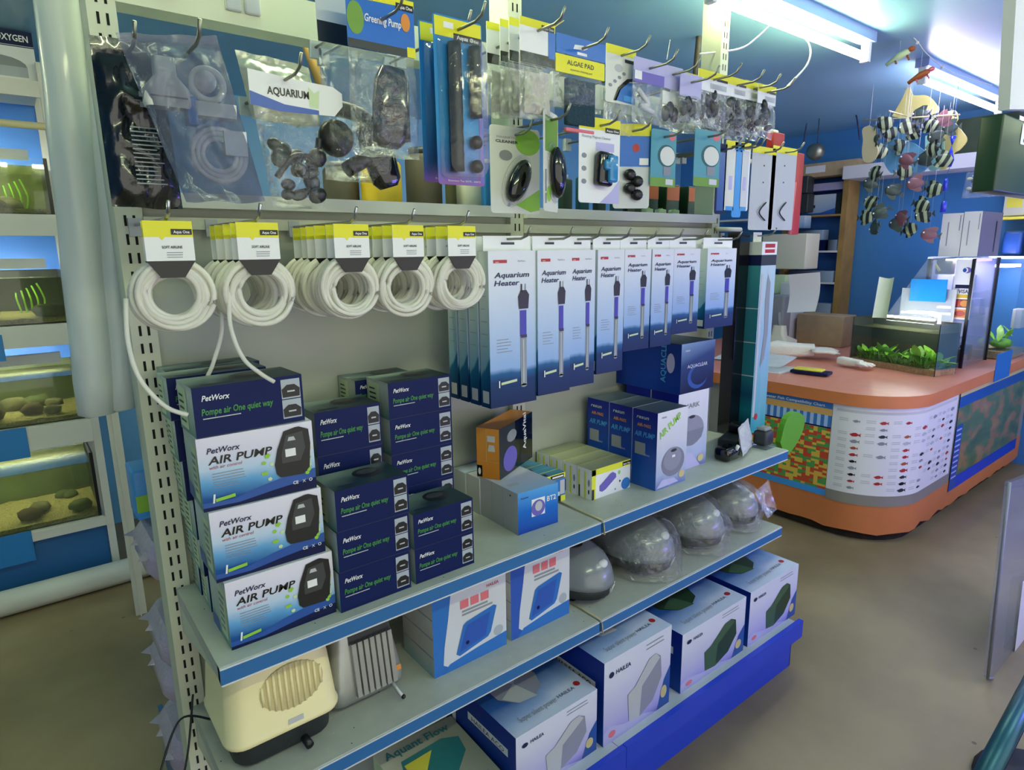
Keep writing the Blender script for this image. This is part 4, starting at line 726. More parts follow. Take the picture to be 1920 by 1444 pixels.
# lilac headed bags
for k, (l_, t_, r_, b_, yy, lb) in enumerate(((1187, 105, 1240, 238, -.29, 'clear bag of tubing with a pale blue and violet header'), (1240, 120, 1274, 245, -.27, 'narrow clear bag with a plain violet header'), (1274, 135, 1310, 235, -.29, 'clear bag of black parts with a small violet header'))):
    t, x0, x1, z0, z1 = hang('spare_parts_pack', l_, t_, r_, b_, yy, lb, 'pack'); q = MB(); f = card(q, x0, x1, yy-.004, z1-.055, z1, 'lilac', r=.001)
    if k == 0: q.rect(f, 0, 0, 1, .45, 'purple', 1); q.rect(f, .02, .1, .25, .45, 'white', 2)
    part('header_card', q, t); q = MB(); q.pillow([(x0, yy, z1-.04), (x1, yy, z1-.04), (x1, yy, z0), (x0, yy, z0)], .03, 'clearfilm', seed=60+k); part('plastic_bag', q, t)
    q = MB()
    if k: q.box(x0+.01, x1-.01, yy, yy+.002, z0+.06, z1-.06, 'white'); [q.ell((x0+.02+.018*i, yy-.002, z0+.035+.012*(i % 2)), (.014, .01, .02), 'black', n=8) for i in range(3)]
    else: q.tube(spline([(x0+.02, yy, z1-.07), (x0+.06, yy, z1-.1), (x0+.03, yy, z0+.04), (x0+.08, yy, z0+.03)]), .006, 'palegrey', 8)
    part('contents', q, t)
# yellow headed bags of black parts
for k, (l_, t_, r_, b_, yy, lb) in enumerate(((1308, 128, 1358, 245, -.28, 'leftmost of the yellow headed bags'), (1362, 142, 1392, 250, -.27, 'second of the yellow headed bags from the left'), (1396, 150, 1420, 255, -.27, 'third of the yellow headed bags from the left'), (1420, 156, 1447, 262, -.29, 'rightmost of the yellow headed bags'))):
    for j in range(3):
        yj = yy+.045*j; t, x0, x1, z0, z1 = hang('yellow_headed_pack', l_, t_, r_, b_, yy, 'black fittings pack, %s%s' % (lb, (', in front', ', one behind', ', at the back')[j]), 'pack', 'yellow headed bags', hk=j == 0); t.location.y = yj; wd = max(x1-x0, .075)
        kk = ('yh', k)
        if kk not in _cache:
            L = []
            q = MB(); h_ = z1-z0; f = card(q, -wd/2, wd/2, -.004, -h_*.36, 0, 'white', r=.001); q.poly(f, [(0,.6),(1,.6),(1,1),(0,1)], 'yellow', 1); q.rect(f, .6, .58, .98, .7, 'black', 2); q.rect(f, .4, .15, .95, .42, 'lightgrey', 2); q.lines(f, .45, .9, .38, .18, 3, 'textgrey', 3); L.append(('header_card', q.mesh('header_card')))
            q = MB(); rnd = random.Random(k); [q.ell((rnd.uniform(-.025, .025), rnd.uniform(-.004, .004), -h_+rnd.uniform(.02, .1)), (rnd.uniform(.008, .018), .008, rnd.uniform(.008, .022)), 'black', Matrix.Rotation(rnd.random()*3, 4, 'Y'), 8) for _ in range(8)]; L.append(('black_fittings', q.mesh('black_fittings')))
            q = MB(); q.pillow([(-wd/2, 0, -h_*.3), (wd/2, 0, -h_*.3), (wd/2, 0, -h_), (-wd/2, 0, -h_)], .03, 'clearfilm', seed=70+k); L.append(('plastic_bag', q.mesh('plastic_bag'))); _cache[kk] = L
        for nm, me in _cache[kk]: o = bpy.data.objects.new(nm, me); COL.objects.link(o); o.parent = t

# lower hanging packs on the top half
mat('cyancard', '4c96a8', .45); mat('cyandark', '1d5860', .5); mat('magnetblue', '2c86c0', .2, coat=.5)
def blister_card(nm, l_, t_, r_, b_, y, label, draw, name='pack', rotz=0, cat='pack', group=None, hk=True, back='offwhite', parts=()):
    a = at(l_, t_, 'y', y); b = at(r_, b_, 'y', y); w_, h_ = b.x-a.x, a.z-b.z
    t = thing(nm, ((a.x+b.x)/2, y, a.z), label, cat, group); t.rotation_euler[2] = rotz
    q = MB(); f = card(q, -w_/2, w_/2, 0, -h_, 0, back, r=.008); draw(q, f)
    o = bpy.data.objects.new('backing_card', q.mesh('backing_card')); COL.objects.link(o); o.parent = t
    for pn, fn in parts:
        q = MB(); fn(q, w_, h_); o = bpy.data.objects.new(pn, q.mesh(pn)); COL.objects.link(o); o.parent = t
    if hk: hook((a.x+b.x)/2, a.z-.015, y1=y-.05, mt='steelwire')
    return t
def d1(q, f):
    q.text(f, 'MAGNETIC', .12, .86, .025, 'textgrey', width=.4); q.text(f, 'CLEANER', .1, .81, .03, 'darkgrey', width=.45, bold=True); q.disc(f, .75, .84, .26, .15, 'lime', 1); q.poly(f, [(.5,.1),(.75,.2),(1,.3),(1,.05),(.8,.02)], 'lime', 1); q.disc(f, .3, .67, .13, .06, 'grey', 2); q.disc(f, .35, .1, .03, .02, 'textgrey', 2)
def mag(cx, cz, s_, rot, col='blackgloss'): return lambda q, w_, h_: (q.ell((cx*w_, -.012, -cz*h_), (.026*s_, .018*s_, .05*s_), col, Matrix.Rotation(rot, 4, 'Y')), q.tube([(cx*w_+(.032*s_*math.cos(a))*math.cos(rot)+(.058*s_*math.sin(a))*math.sin(rot), -.004, -cz*h_-(.032*s_*math.cos(a))*math.sin(rot)+(.058*s_*math.sin(a))*math.cos(rot)) for a in [2*math.pi*i/24 for i in range(24)]], .003, 'blister', 6, closed=True))
blister_card('magnet_cleaner_pack', 918, 232, 1012, 402, -.2, 'white and green blister card with a teardrop black magnet cleaner', d1, parts=(('magnet_cleaner', mag(.0, .62, 1.05, .5)),))
def d2(q, f): q.rect(f, .1, .6, .95, .95, 'green', 1); q.rect(f, .1, .2, .18, .42, 'grey', 2); q.rect(f, .1, .08, .18, .18, 'grey', 2); q.disc(f, .35, .18, .15, .08, 'lime', 1); q.text(f, 'FLOAT', .1, .9, .03, 'white')
blister_card('magnet_cleaner_pack', 1002, 205, 1062, 398, -.29, 'turned blister card with a long black magnet cleaner', d2, rotz=.5, parts=(('magnet_cleaner', mag(.1, .6, 1.1, -.15)),))
def d3_(q, f): q.rect(f, 0, .86, 1, 1, 'yellow', 1); q.rect(f, .62, .84, .98, .9, 'black', 2); q.text(f, 'Aqua One', .65, .855, .025, 'white', 3, width=.3, bold=True); q.text(f, 'Floating Magnet Cleaner', .06, .76, .03, 'textgrey', width=.7); q.rect(f, .4, .62, .85, .72, 'lilac', 1); [q.disc(f, .12, .25+.15*i, .06, .03, 'textgrey', 1) for i in range(3)]; q.poly(f, [(.5,.0),(1,0),(1,.3),(.8,.15)], 'lilac', 1)
blister_card('magnet_cleaner_pack', 1086, 215, 1160, 383, -.29, 'blister card with a yellow top holding a blue and black magnet cleaner', d3_, back='white', parts=(('magnet_cleaner', lambda q, w_, h_: (q.rbox((.008, -.014, -h_*.6), (.05, .024, .078), .01, 'blackgloss', Matrix.Rotation(.06, 4, 'Y')),)), ('blue_handle', lambda q, w_, h_: (q.rbox((.014, -.028, -h_*.6), (.03, .016, .062), .007, 'magnetblue'), q.rbox((.002, -.027, -h_*.56), (.03, .014, .024), .006, 'magnetblue')))))
def d4_(q, f): q.rect(f, 0, .86, 1, 1, 'yellow', 1); q.rect(f, 0, .5, 1, .86, 'bluehdr', 1); q.disc(f, .6, .72, .1, .05, 'red', 2); q.rect(f, .7, .52, .95, .6, 'white', 2)
blister_card('small_parts_pack', 1162, 228, 1206, 392, -.27, 'clear pack with a yellow and blue header beside the blue magnet cleaner', d4_, back='palegrey', rotz=-.5, parts=(('black_fittings', lambda q, w_, h_: [q.ell((.02*(i % 2)-.008, -.01, -h_*(.6+.08*i)), (.016, .01, .014), 'black', n=8) for i in range(4)]),))
def d5(q, f):
    q.rect(f, 0, 0, 1, .16, 'green', 1); q.disc(f, .62, .55, .36, .2, 'cyandark', 1); q.disc(f, .65, .55, .3, .17, 'offwhite', 2); q.disc(f, .82, .9, .14, .07, 'pink', 1); q.rect(f, .6, .04, .9, .14, 'palegrey', 2); q.rect(f, .5, .2, .8, .36, 'textgrey', 2)
for gi, (l_, t_, r_, b_, n_) in enumerate(((1222, 240, 1265, 352, 5), (1304, 240, 1347, 352, 4))):
    for k in range(n_):
        blister_card('scraper_card_pack', l_, t_, r_, b_, -.30+.022*k, 'turquoise card with a round pale sponge picture, %s hook, %s' % (('left', 'right')[gi], ('in front', 'second', 'third', 'fourth', 'rearmost')[k]), d5, back='cyancard', group='turquoise cards', hk=k == 0)
def strip(cols):
    def d(q, f):
        q.rect(f, 0, .9, 1, 1, 'yellow' if cols[2] else cols[0], 1)
        q.rect(f, .15, .05, .85, .88, cols[1], 1)
        if cols[2]: q.rect(f, .35, .3, .65, .5, 'lilac', 2); q.rect(f, .2, 0, .8, .06, 'skyblue', 2)
    return d
for k, (l_, r_, t_, b_, c_, lb) in enumerate(((1346, 1357, 268, 402, ('navy', 'midblue', 0), 'dark navy narrow pack left of the white and blue strips'), (1362, 1377, 262, 395, ('white', 'offwhite', 1), 'white narrow pack with yellow top right of the navy one'), (1379, 1388, 266, 408, ('skyblue', 'skyblue', 0), 'bright blue narrow pack'), (1390, 1401, 266, 396, ('white', 'palegrey', 1), 'pale narrow pack with yellow top left of the grey cards'))):
    blister_card('narrow_pack', l_, t_, r_, b_, -.26, lb, strip(c_), back=c_[0])
def d6(q, f):
    q.poly(f, [(0,.92),(1,.92),(1,1),(0,1)], 'yellow', 1); q.disc(f, .5, .78, .03, .01, 'darkgrey', 2); q.disc(f, .5, .58, .03, .01, 'darkgrey', 2)
for k, (l_, r_, lb) in enumerate(((1412, 1446, 'left one of the two long grey cards with yellow tops'), (1450, 1484, 'right one of the two long grey cards with yellow tops'))):
    blister_card('scraper_pack', l_, 272, r_, 432, -.24, lb, d6, back='lightgrey', group='long grey cards', parts=(('wire_tool', lambda q, w_, h_: q.tube(spline([(.02, -.004, -h_*.66), (-.012, -.006, -h_*.74), (-.018, -.006, -h_*.8), (.02, -.004, -h_*.88)]), .0022, 'black', 6)),))
a = at(1484, 285, 'y', -.2); b = at(1492, 440, 'y', -.2)
q = MB(); q.rbox(((a.x+b.x)/2+.02, -.2, (a.z+b.z)/2), (.05, .012, a.z-b.z), .004, 'red'); q.tube([(a.x+.01, -.215, a.z-.1), (a.x+.0, -.215, b.z)], .006, 'pink', 8); q.build('red_scraper', label='long red scraper hanging right of the two grey cards', cat='tool')
q = MB(); a = at(1449, 252, 'y', -.1); q.rbox((a.x+.02, -.1, a.z-.02), (.07, .03, .05), .003, 'red'); q.build('red_carton', label='small red carton hanging above the long grey cards', cat='box')
# side hook rail carrying the packs past the last upright
q = MB(); q.tube([(1.8, -.04, 1.865), (2.15, -.04, 1.865)], .008, 'post', 8); q.tube([(1.8, -.04, 1.75), (2.15, -.04, 1.75)], .008, 'post', 8); q.tube([(1.8, -.04, 1.51), (1.95, -.04, 1.51)], .008, 'post', 8); part('side_rail', q, G)

# goods standing on the rear shelf behind the hanging packs
def bottle(px, y, w_, h_, body, cap, label, cat='bottle', shape='round', name='bottle'):
    x = at(px, 350, 'y', y).x; t = thing(name, (x, y, 1.5455), label, cat)
    q = MB(); r_ = w_/2
    if shape == 'round': q.lathe([(r_*.96, 0), (r_, .004), (r_, h_*.86), (r_*.9, h_*.92), (r_*.5, h_*.95)], (x, y, 1.5455), body, 20)
    else: q.loft((x, y, 1.5455), [(w_, w_*.6, .006, 0), (w_, w_*.6, .006, h_*.9), (w_*.6, w_*.4, .006, h_*.95)], body)
    part('body', q, t); q = MB(); q.lathe([(r_*(.8 if shape == 'round' else .4), 0), (r_*(.8 if shape == 'round' else .4), h_*.1)], (x, y, 1.5455+h_*.93), cap, 18); part('cap', q, t)
mat('bucketyellow', 'd8b428', .45); mat('olive', '4e4c2c', .6); mat('brownish', '4a4438', .6)
bottle(715, .16, .105, .135, 'bucketyellow', 'creamdark', 'yellow tub standing behind the clear bag of pump parts', 'tub', name='yellow_tub')
bottle(795, .2, .1, .17, 'brownish', 'darkgrey', 'dark brown jar standing between the yellow tub and the beige tub', 'jar', name='brown_jar')
bottle(640, .22, .09, .12, 'brownish', 'grey', 'dark jar standing left of the yellow tub', 'jar', name='dark_jar')
bottle(845, .12, .03, .11, 'olive', 'lime', 'slim olive bottle right of the brown jar')
bottle(878, .13, .07, .1, 'beige', 'offwhite', 'beige tub under the blue blister card', 'tub', name='beige_tub')
bottle(914, .08, .035, .14, 'skyblue', 'white', 'slim light blue bottle right of the beige tub', shape='flat')
for k, px in enumerate((1060, 1092, 1124, 1156, 1180)): bottle(px, .1, .042, .12+.01*(k % 2), ('darkgreen', 'cyandark')[k % 2], 'palegrey', 'dark green flat bottle behind the magnet cleaners, %s from the left' % ORD[k], shape='flat')
for k, px in enumerate((1215, 1240, 1265)): bottle(px, .07, .04, .035, 'palegreen', 'lime', 'low pale green tub on the rear shelf, %s from the left' % ORD[k], 'tub', 'flat', name='green_tub')
for k, px in enumerate((1222, 1262, 1302)):
    x = at(px, 370, 'y', .15).x; q = MB(); q.rbox((x, .2, 1.5455+.065), (.075, .1, .13), .003, 'darkgreen'); q.box(x-.036, x+.036, .149, .1495, 1.62, 1.67, 'copper'); q.build('dark_carton', label='dark green carton with a brown band behind the turquoise cards, %s from the left' % ORD[k], cat='box', group='dark cartons')
# rods and wires above
q = MB(); a, b = at(1317, 0, 'y', .4), at(1304, 140, 'y', .4); q.tube([a+(a-b)*.2, b], .012, 'brownish', 8); q.build('wooden_rod', label='thin dark wooden rod hanging left of the right upright', cat='rod')
q = MB(); a, b = at(567, 60, 'y', .3), at(602, 160, 'y', .3); q.tube([a+(a-b)*.6, b+(b-a)*.4], .013, 'wood', 8); q.build('wooden_stick', label='brown wooden stick standing behind the white curved header card', cat='stick')
q = MB(); q.tube(spline([at(1030, 58, 'y', .6), at(1066, 33, 'y', .6), at(1110, 20, 'y', .6), at(1180, -8, 'y', .6)]), .003, 'creamdark', 6); q.build('ceiling_cable', label='brown cable running up to the ceiling right of the middle upright', cat='cable')
q = MB(); q.tube(spline([at(1266, 5, 'y', .5), at(1263, 40, 'y', .5), at(1258, 65, 'y', .5), at(1250, 112, 'y', .5)]), .0016, 'white', 6); q.build('hanging_string', label='white string hanging from the ceiling between the uprights', cat='string')
q = MB(); q.tube(spline([at(1447, 44, 'z', 2.2), at(1420, 70, 'z', 2.15), at(1385, 92, 'z', 2.1), at(1312, 101, 'z', 2.08)]), .003, 'white', 6); q.build('lamp_cable', label='white cable curving left from the bright tube light', cat='cable')
q = MB(); q.tube(spline([at(1498, 60, 'z', 2.21), at(1518, 85, 'z', 2.15), at(1514, 120, 'z', 2.05), at(1476, 162, 'z', 1.98)]), .003, 'white', 6); q.build('lamp_cable', label='white cable hanging down in a curve under the bright tube light', cat='cable')

# ------------------------------------------------------------------ left: clear sleeves, floor pipe and the tank rack
for (pa, pb, rr, lb) in (((108, 0), (183, 775), .036, 'left one of the two long milky plastic sleeves beside the shelving'), ((180, -20), (229, 765), .027, 'right one of the two long milky plastic sleeves beside the shelving')):
    a, b = at(*pa, 'y', .1), at(*pb, 'y', .1); a = a+(a-b)*.25; a.z = min(a.z, 2.3)
    q = MB(); q.tube([a.lerp(b, i/14)+Vector((.001*math.sin(i*1.7), .001*math.cos(i*1.3), 0)) for i in range(15)]+[b+(b-a)*.006], [rr]*14+[rr*.9, rr*.5], 'sleeve', 18); q.build('plastic_sleeve', label=lb, cat='sleeve', group='milky plastic sleeves')
q = MB(); q.tube([(-2.3, 1.775, .052), (.5, 1.775, .052)], .052, 'offwhite', 18); q.build('floor_pipe', label='thick white pipe lying on the floor in front of the tank rack', cat='pipe')
q = MB(); p_ = Vector((.085, 1.42, 0)); q.box(p_.x-.035, p_.x+.0, p_.y, p_.y+.005, 0, CH, 'cream_trim'); q.box(p_.x-.0, p_.x+.005, p_.y-.0, p_.y+.04, 0, CH, 'cream_trim'); q.box(p_.x-.02, p_.x-.016, p_.y-.015, p_.y, 0, CH, 'cream_trim'); q.build('steel_post', label='cream steel angle post standing on the floor before the pipe', cat='post')
RK = thing('tank_rack', (-.8, 2.1, 0), 'white metal rack of lit fish tanks along the left wall', 'rack')
RX0, RX1, RY0, RY1 = -1.7, .05, 1.9, 2.33
for x in (RX0, -.8, RX1-.02):
    for y in (RY0, RY1-.03):
        q = MB(); q.box(x, x+.03, y, y+.03, 0, 2.2, 'cream_trim'); part('post', q, RK)
for z0, z1 in ((2.065, 2.125), (1.53, 1.615), (1.08, 1.17), (.645, .745), (.245, .285)):
    q = MB(); q.box(RX0+.031, RX1-.021, RY0-.012, RY0+.002, z0, z1, 'cream_trim'); q.box(RX0+.031, RX1-.021, RY0+.002, RY1-.031, z1-.02, z1-.001, 'cream_trim'); part('shelf', q, RK)
q = MB(); q.tube([(RX0, RY0-.02, 1.96), (RX1, RY0-.02, 1.955)], .014, 'cream', 12); part('water_pipe', q, RK)
q = MB(); q.box(RX0+.031, RX1-.021, RY0+.01, RY0+.02, .05, .244, 'stripblue'); part('plinth_panel', q, RK)
q = MB(); q.box(RX0, RX1, RY1, RY1+.01, .25, 2.3, 'backblue_lit'); part('lit_wall_sheet', q, RK)  # sheet standing for the wall behind, its blue brightened as if lit
def price_tag(px0, py0, px1, py1, lb):
    a, b = at(px0, py0, 'y', RY0-.014), at(px1, py1, 'y', RY0-.014); q = MB(); q.box(min(a.x-.12, b.x-.03), b.x, RY0-.0155, RY0-.0125, b.z, a.z, 'pricetag'); part('price_label', q, RK, label=lb)
mat('pricetag', '1f7cc4', .4)
price_tag(0, 628, 12, 677, 'blue price label'); price_tag(0, 808, 58, 857, 'blue price label'); price_tag(0, 1008, 68, 1050, 'blue price label')
def tank(x0, x1, y0, y1, z0, z1, label, wet=.86, rocks=6, seed=0, back='murk', origin=None, group='fish tanks on the left rack', lit=True, strip_=True):
    t = thing('fish_tank', ((x0+x1)/2, (y0+y1)/2, z0), label, 'fish tank', group)
    q = MB(); q.box(x0, x1, y0, y0+.004, z0, z1, 'glass'); q.box(x0, x0+.004, y0+.004, y1, z0, z1, 'glass'); q.box(x1-.004, x1, y0+.004, y1, z0, z1, 'glass'); q.box(x0, x1, y0, y1, z0, z0+.004, 'glass'); part('glass', q, t)
    q = MB(); [q.box(xa, xb, y0-.001, y0+.006, z0, z1, 'silicone') for xa, xb in ((x0-.001, x0+.005), (x1-.012, x1+.001))]; q.box(x1-.006, x1+.001, y0, y1, z0, z1, 'silicone'); part('edging', q, t)
    q = MB(); q.box(x0+.005, x1-.005, y1-.006, y1-.002, z0+.005, z1, back); part('background', q, t)
    q = MB(); n_ = 24; vs, fs = [], []
    for j in range(5):
        for i in range(n_+1): vs.append((x0+.006+(x1-x0-.012)*i/n_, y0+.006+(y1-y0-.014)*j/4, z0+.022+.012*j/4+.008*noise.noise(Vector((i*.6, j, seed)))))
    for j in range(4):
        for i in range(n_): a = j*(n_+1)+i; fs.append((a, a+1, a+n_+2, a+n_+1))
    q.add(vs, fs, 'gravel', True); q.add([(x0+.006, y0+.006, z0+.005), (x1-.006, y0+.006, z0+.005), (x1-.006, y0+.006, z0+.022), (x0+.006, y0+.006, z0+.022)], [(0,1,2,3)], 'gravel'); part('gravel_bed', q, t, kind='stuff')
    rnd = random.Random(seed)
    for k in range(rocks):
        q = MB(); s_ = rnd.uniform(.02, .045); x = x1-.05-rnd.random()*min(.3, (x1-x0)-.1); y_ = y0+.06+rnd.random()*(y1-y0-.14)
        bm = bmesh.new(); bmesh.ops.create_icosphere(bm, subdivisions=2, radius=1)
        for v in bm.verts: v.co = v.co*(1+.35*noise.noise(v.co*1.6+Vector((k*5, seed, 0)))); v.co = Vector((v.co.x*s_*1.3, v.co.y*s_, v.co.z*s_*.8))
        bm.verts.index_update(); q.bm(bm, rnd.choice(('rock', 'stone', 'copper' if seed == 3 else 'stone', 'murk')), Matrix.Translation((x, y_, z0+.03+s_*.5)), True); part('rock', q, t)
    if seed in (0, 1):
        q = MB(); [q.tube(spline([(x1-.08-.02*i, y1-.08, z0+.03), (x1-.07-.025*i, y1-.09, z0+.09), (x1-.09-.02*i, y1-.08, z1-.06-.01*i)]), .004, 'leaf', 5) for i in range(5)]; part('plants', q, t)
    q = MB(); q.box(x0+.006, x1-.013, y0+.005, y1-.007, z0+(z1-z0)*wet-.001, z0+(z1-z0)*wet, 'water'); q.box(x0+.006, x1-.013, y0+.0052, y0+.0056, z0+.006, z0+(z1-z0)*wet, 'water'); part('water', q, t)
    if strip_:
        q = MB(); q.box(x0+.1, x1-.05, (y0+y1)/2-.022, (y0+y1)/2-.017, z1+.008, z1+.05, 'white'); q.box(x0+.1, x1-.05, (y0+y1)/2-.017, (y0+y1)/2+.02, z1+.03, z1+.05, 'white'); q.box(x0+.11, x1-.06, (y0+y1)/2-.013, (y0+y1)/2+.015, z1+.02, z1+.028, 'lamp_tank'); q.tube([(x0+.2, y1, z1+.033), (x0+.2, (y0+y1)/2+.02, z1+.033)], .005, 'white', 6); part('hood_lamp', q, t)
    return t
TX0, TX1 = -.76, .018
for k, (z0, z1, lb, sd) in enumerate(((1.616, 1.838, 'fish tank on the top level of the left rack, green with algae', 0), (1.171, 1.39, 'fish tank on the second level of the left rack, with plants and stones', 1), (.746, .975, 'fish tank on the third level of the left rack, with brown rocks', 2), (.286, .585, 'fish tank on the lowest level of the left rack, with an orange rock', 3))):
    tank(TX0, TX1, RY0+.02, RY1-.04, z0, z1, lb, seed=sd, back=('algae', 'murkdark', 'murk', 'murk')[k])
    tank(RX0+.04, -.81, RY0+.02, RY1-.04, z0, z1, lb.split(' of the')[0]+', standing at the far left end of the rack', seed=sd+4, rocks=2)
def d_fb(q, f, l, t): q.rect(f, 0, .72, 1, 1, 'navy', 1); q.text(f, 'AIR OXYGEN', .45, .8, .12, 'white', bold=True, width=.5); q.disc(f, .6, .3, .3, .2, 'grey', 1); q.rect(f, .3, .1, .9, .3, 'photo', 2); q.rect(f, 0, .69, 1, .71, 'navy', 1)
a = at(70, 140, 'y', 1.95)
carton('filter_box', 'fb', (.3, .2, .19), ('white', 'white', 'white', 'white'), d_fb, (.045-.16, 2.05, 2.126), 0, 'white box with a navy title band on top of the left tank rack', 'box')
# gravel bags and packs on the unit's other side, peeking past its left end
for k, (x, y, z, lb) in enumerate(((.03, .2, .741, 'upper'), (.03, .2, .431, 'middle'), (.03, .25, .201, 'lowest'), (.035, .2, .5, 'stacked'))):
    q = MB(); z = z if k < 3 else .431+.09
    for s_ in (0,): q.loft((x, y, z), [(.09, .2, .02, 0), (.12, .22, .04, .02), (.12, .22, .04, .06), (.08, .2, .03, .085)], 'lilacbag'); [q.add([(x-.055, y-.1+.05*j, z+.055), (x-.055, y-.06+.05*j, z+.06), (x-.074-.006*(j % 2), y-.08+.05*j, z+.05+.01*(j % 2))], [(0, 1, 2)], 'lilacbag') for j in (0, 2, 3)[k % 2:]]
    q.build('gravel_bag', label='pale lilac plastic bag of gravel at the left end of the shelving, %s one' % lb, cat='bag', group='gravel bags')
a = at(245, 850, 'y', .3); q = MB(); q.rbox((.03, .28, .90), (.1, .1, .12), .006, 'skyblue'); q.box(-.018, .05, .2285, .23, .86, .9, 'lime'); q.build('colourful_carton', label='light blue and green carton behind the left upright above the gravel bags', cat='box')

# ------------------------------------------------------------------ right: checkout counter
CX, CY, CR, CXE, CYE = 2.95, -.3, .3, 4.995, 1.5
LF = CYE-(CY+CR); LA = math.pi/2*CR
def cpt(s, z, off=0):
    if s <= LF: return Vector((CX-off, CYE-s, z))
    if s <= LF+LA: a = (s-LF)/CR; return Vector((CX+CR-(CR+off)*math.cos(a), CY+CR-(CR+off)*math.sin(a), z))
    return Vector((CX+CR+(s-LF-LA), CY-off, z))
ST = LF+LA+(CXE-CX-CR)
def csheet(q, s0, s1, z0, z1, off, mt, n=None, rag=0):
    n = n or max(2, int((s1-s0)/.02)); vs = []
    for i in range(n+1):
        s_ = s0+(s1-s0)*i/n; vs += [cpt(s_, z0+(rag*(noise.noise(Vector((s_*9, 1, 0)))) if rag else 0), off), cpt(s_, z1, off)]
    q.add(vs, [(2*i, 2*i+2, 2*i+3, 2*i+1) for i in range(n)], mt, n > 6)
def cslab(q, z0, z1, off, mt, top=None, rag=0):
    csheet(q, 0, ST, z0, z1, off, mt, 60, rag); ps = [cpt(ST*i/60, z1, off) for i in range(61)]+[Vector((CXE, CYE, z1))]
    q.add(ps, [tuple(range(len(ps)))], top or mt); q.add([cpt(0, z0, off), Vector((CXE, CYE, z0)), Vector((CXE, CYE, z1)), cpt(0, z1, off)], [(3,2,1,0)], mt); q.add([cpt(ST, z0, off), Vector((CXE, CYE, z0)), Vector((CXE, CYE, z1)), cpt(ST, z1, off)], [(0,1,2,3)], mt)
CT = thing('checkout_counter', (3.9, .5, 0), 'orange edged shop counter with a rounded corner covered in posters', 'counter')
mat('terracotta', 'd07a45', .5, noise_=.06, nscale=6); mat('topcopper', 'd98c78', .35, noise_=.05); mat('kick', '2a2013', .9, noise_=.5, nscale=12); mat('bodygrey', '8f8b84', .6)
q = MB(); cslab(q, 0, .07, -.03, 'kick'); part('toe_kick', q, CT)
q = MB(); cslab(q, .045, .2, 0, 'terracotta', rag=.03); part('lower_band', q, CT)
q = MB(); cslab(q, .2, .69, -.002, 'bodygrey'); part('front_panel', q, CT)
q = MB(); cslab(q, .69, .75, .018, 'terracotta', 'topcopper'); part('worktop', q, CT)
# poster 1: compatibility chart
s0, s1 = LF-.49, LF-.02; q = MB(); csheet(q, s0, s1, .20, .689, .002, 'cf_tan', 4); mat('cf_tan', 'd9a860', .5); mat('cf_green', '4f9a4f', .5); mat('cf_red', 'c8482e', .5); mat('cf_yel', 'e0b848', .5); mat('cf_blue', '3b78bc', .5); mat('cf_stripe', 'a9c4ee', .5)
f = F(cpt(s0, .20, .002), -Y, Z, s1-s0, .489); q.rect(f, 0, .93, 1, 1, 'cf_blue', 1); q.text(f, 'Freshwater Fish Compatibility Chart', .12, .945, .028, 'white', 2, width=.8, bold=True); q.rect(f, 0, 0, 1, .07, 'skyblue', 1)
for i in range(26): q.rect(f, i/26, .74, (i+1)/26, .86, ('cf_stripe', 'cf_blue')[i % 2], 1)
q.rect(f, 0, .725, 1, .74, 'navy', 2)
rnd = random.Random(5)
for i in range(22):
    for j in range(26):
        v = .07+.652*j/26; c_ = rnd.choice(('cf_green', 'cf_red', 'cf_yel', 'cf_green', 'cf_yel', 'cf_red')) if (i//2+j//3) % 2 else rnd.choice(('cf_green', 'cf_red')) if rnd.random() < .6 else 'cf_yel'
        q.rect(f, i/22, v, (i+1+(rnd.random() < .4))/22 if i < 21 else 1, v+.652/26, c_, 1+.1*((i+j) % 3))
q.build('compatibility_poster', label='colourful grid poster with a blue title band on the left front of the counter', cat='poster')
# poster 2: fish identification sheet around the corner
s0, s1 = LF-.018, LF+LA+.4; q = MB(); csheet(q, s0, s1, .245, .689, .002, 'poster_white'); mat('poster_white', 'e6e4e0', .35); csheet(q, s0, s1, .19, .245, .0022, 'poster_grey'); mat('poster_grey', '8c857a', .5); csheet(q, s0+.02, s1-.02, .655, .668, .0026, 'textline'); mat('textline', 'c9c8c4', .6)
def cshape(q, s_, z_, pts, mt, off): q.add([cpt(s_+a, z_+b, off) for a, b in pts], [tuple(range(len(pts)))], mt)
fish = [(-.022,0),(-.01,-.009),(.006,-.008),(.014,-.002),(.024,-.009),(.021,0),(.024,.008),(.014,.002),(.004,.009),(-.006,.008)]
rnd = random.Random(8)
for c_ in range(7):
    for r_ in range(11):
        if rnd.random() < .2: continue
        s_ = s0+.11+c_*.118; z_ = .275+.034*r_
        mt = rnd.choice(('red', 'red', 'darkgrey', 'grey', 'black', 'copper', 'lightgrey')); k_ = rnd.uniform(.7, 1.1); cshape(q, s_, z_, [(a*k_, b*k_) for a, b in fish], mt, .0034)
        for j in range(2): csheet(q, s_-.075, s_-.035, z_-.004+.009*j, z_+.001+.009*j, .0032, 'textline', 1)
q.build('fish_poster', label='large white poster with rows of small fish wrapped around the counter corner', cat='poster')
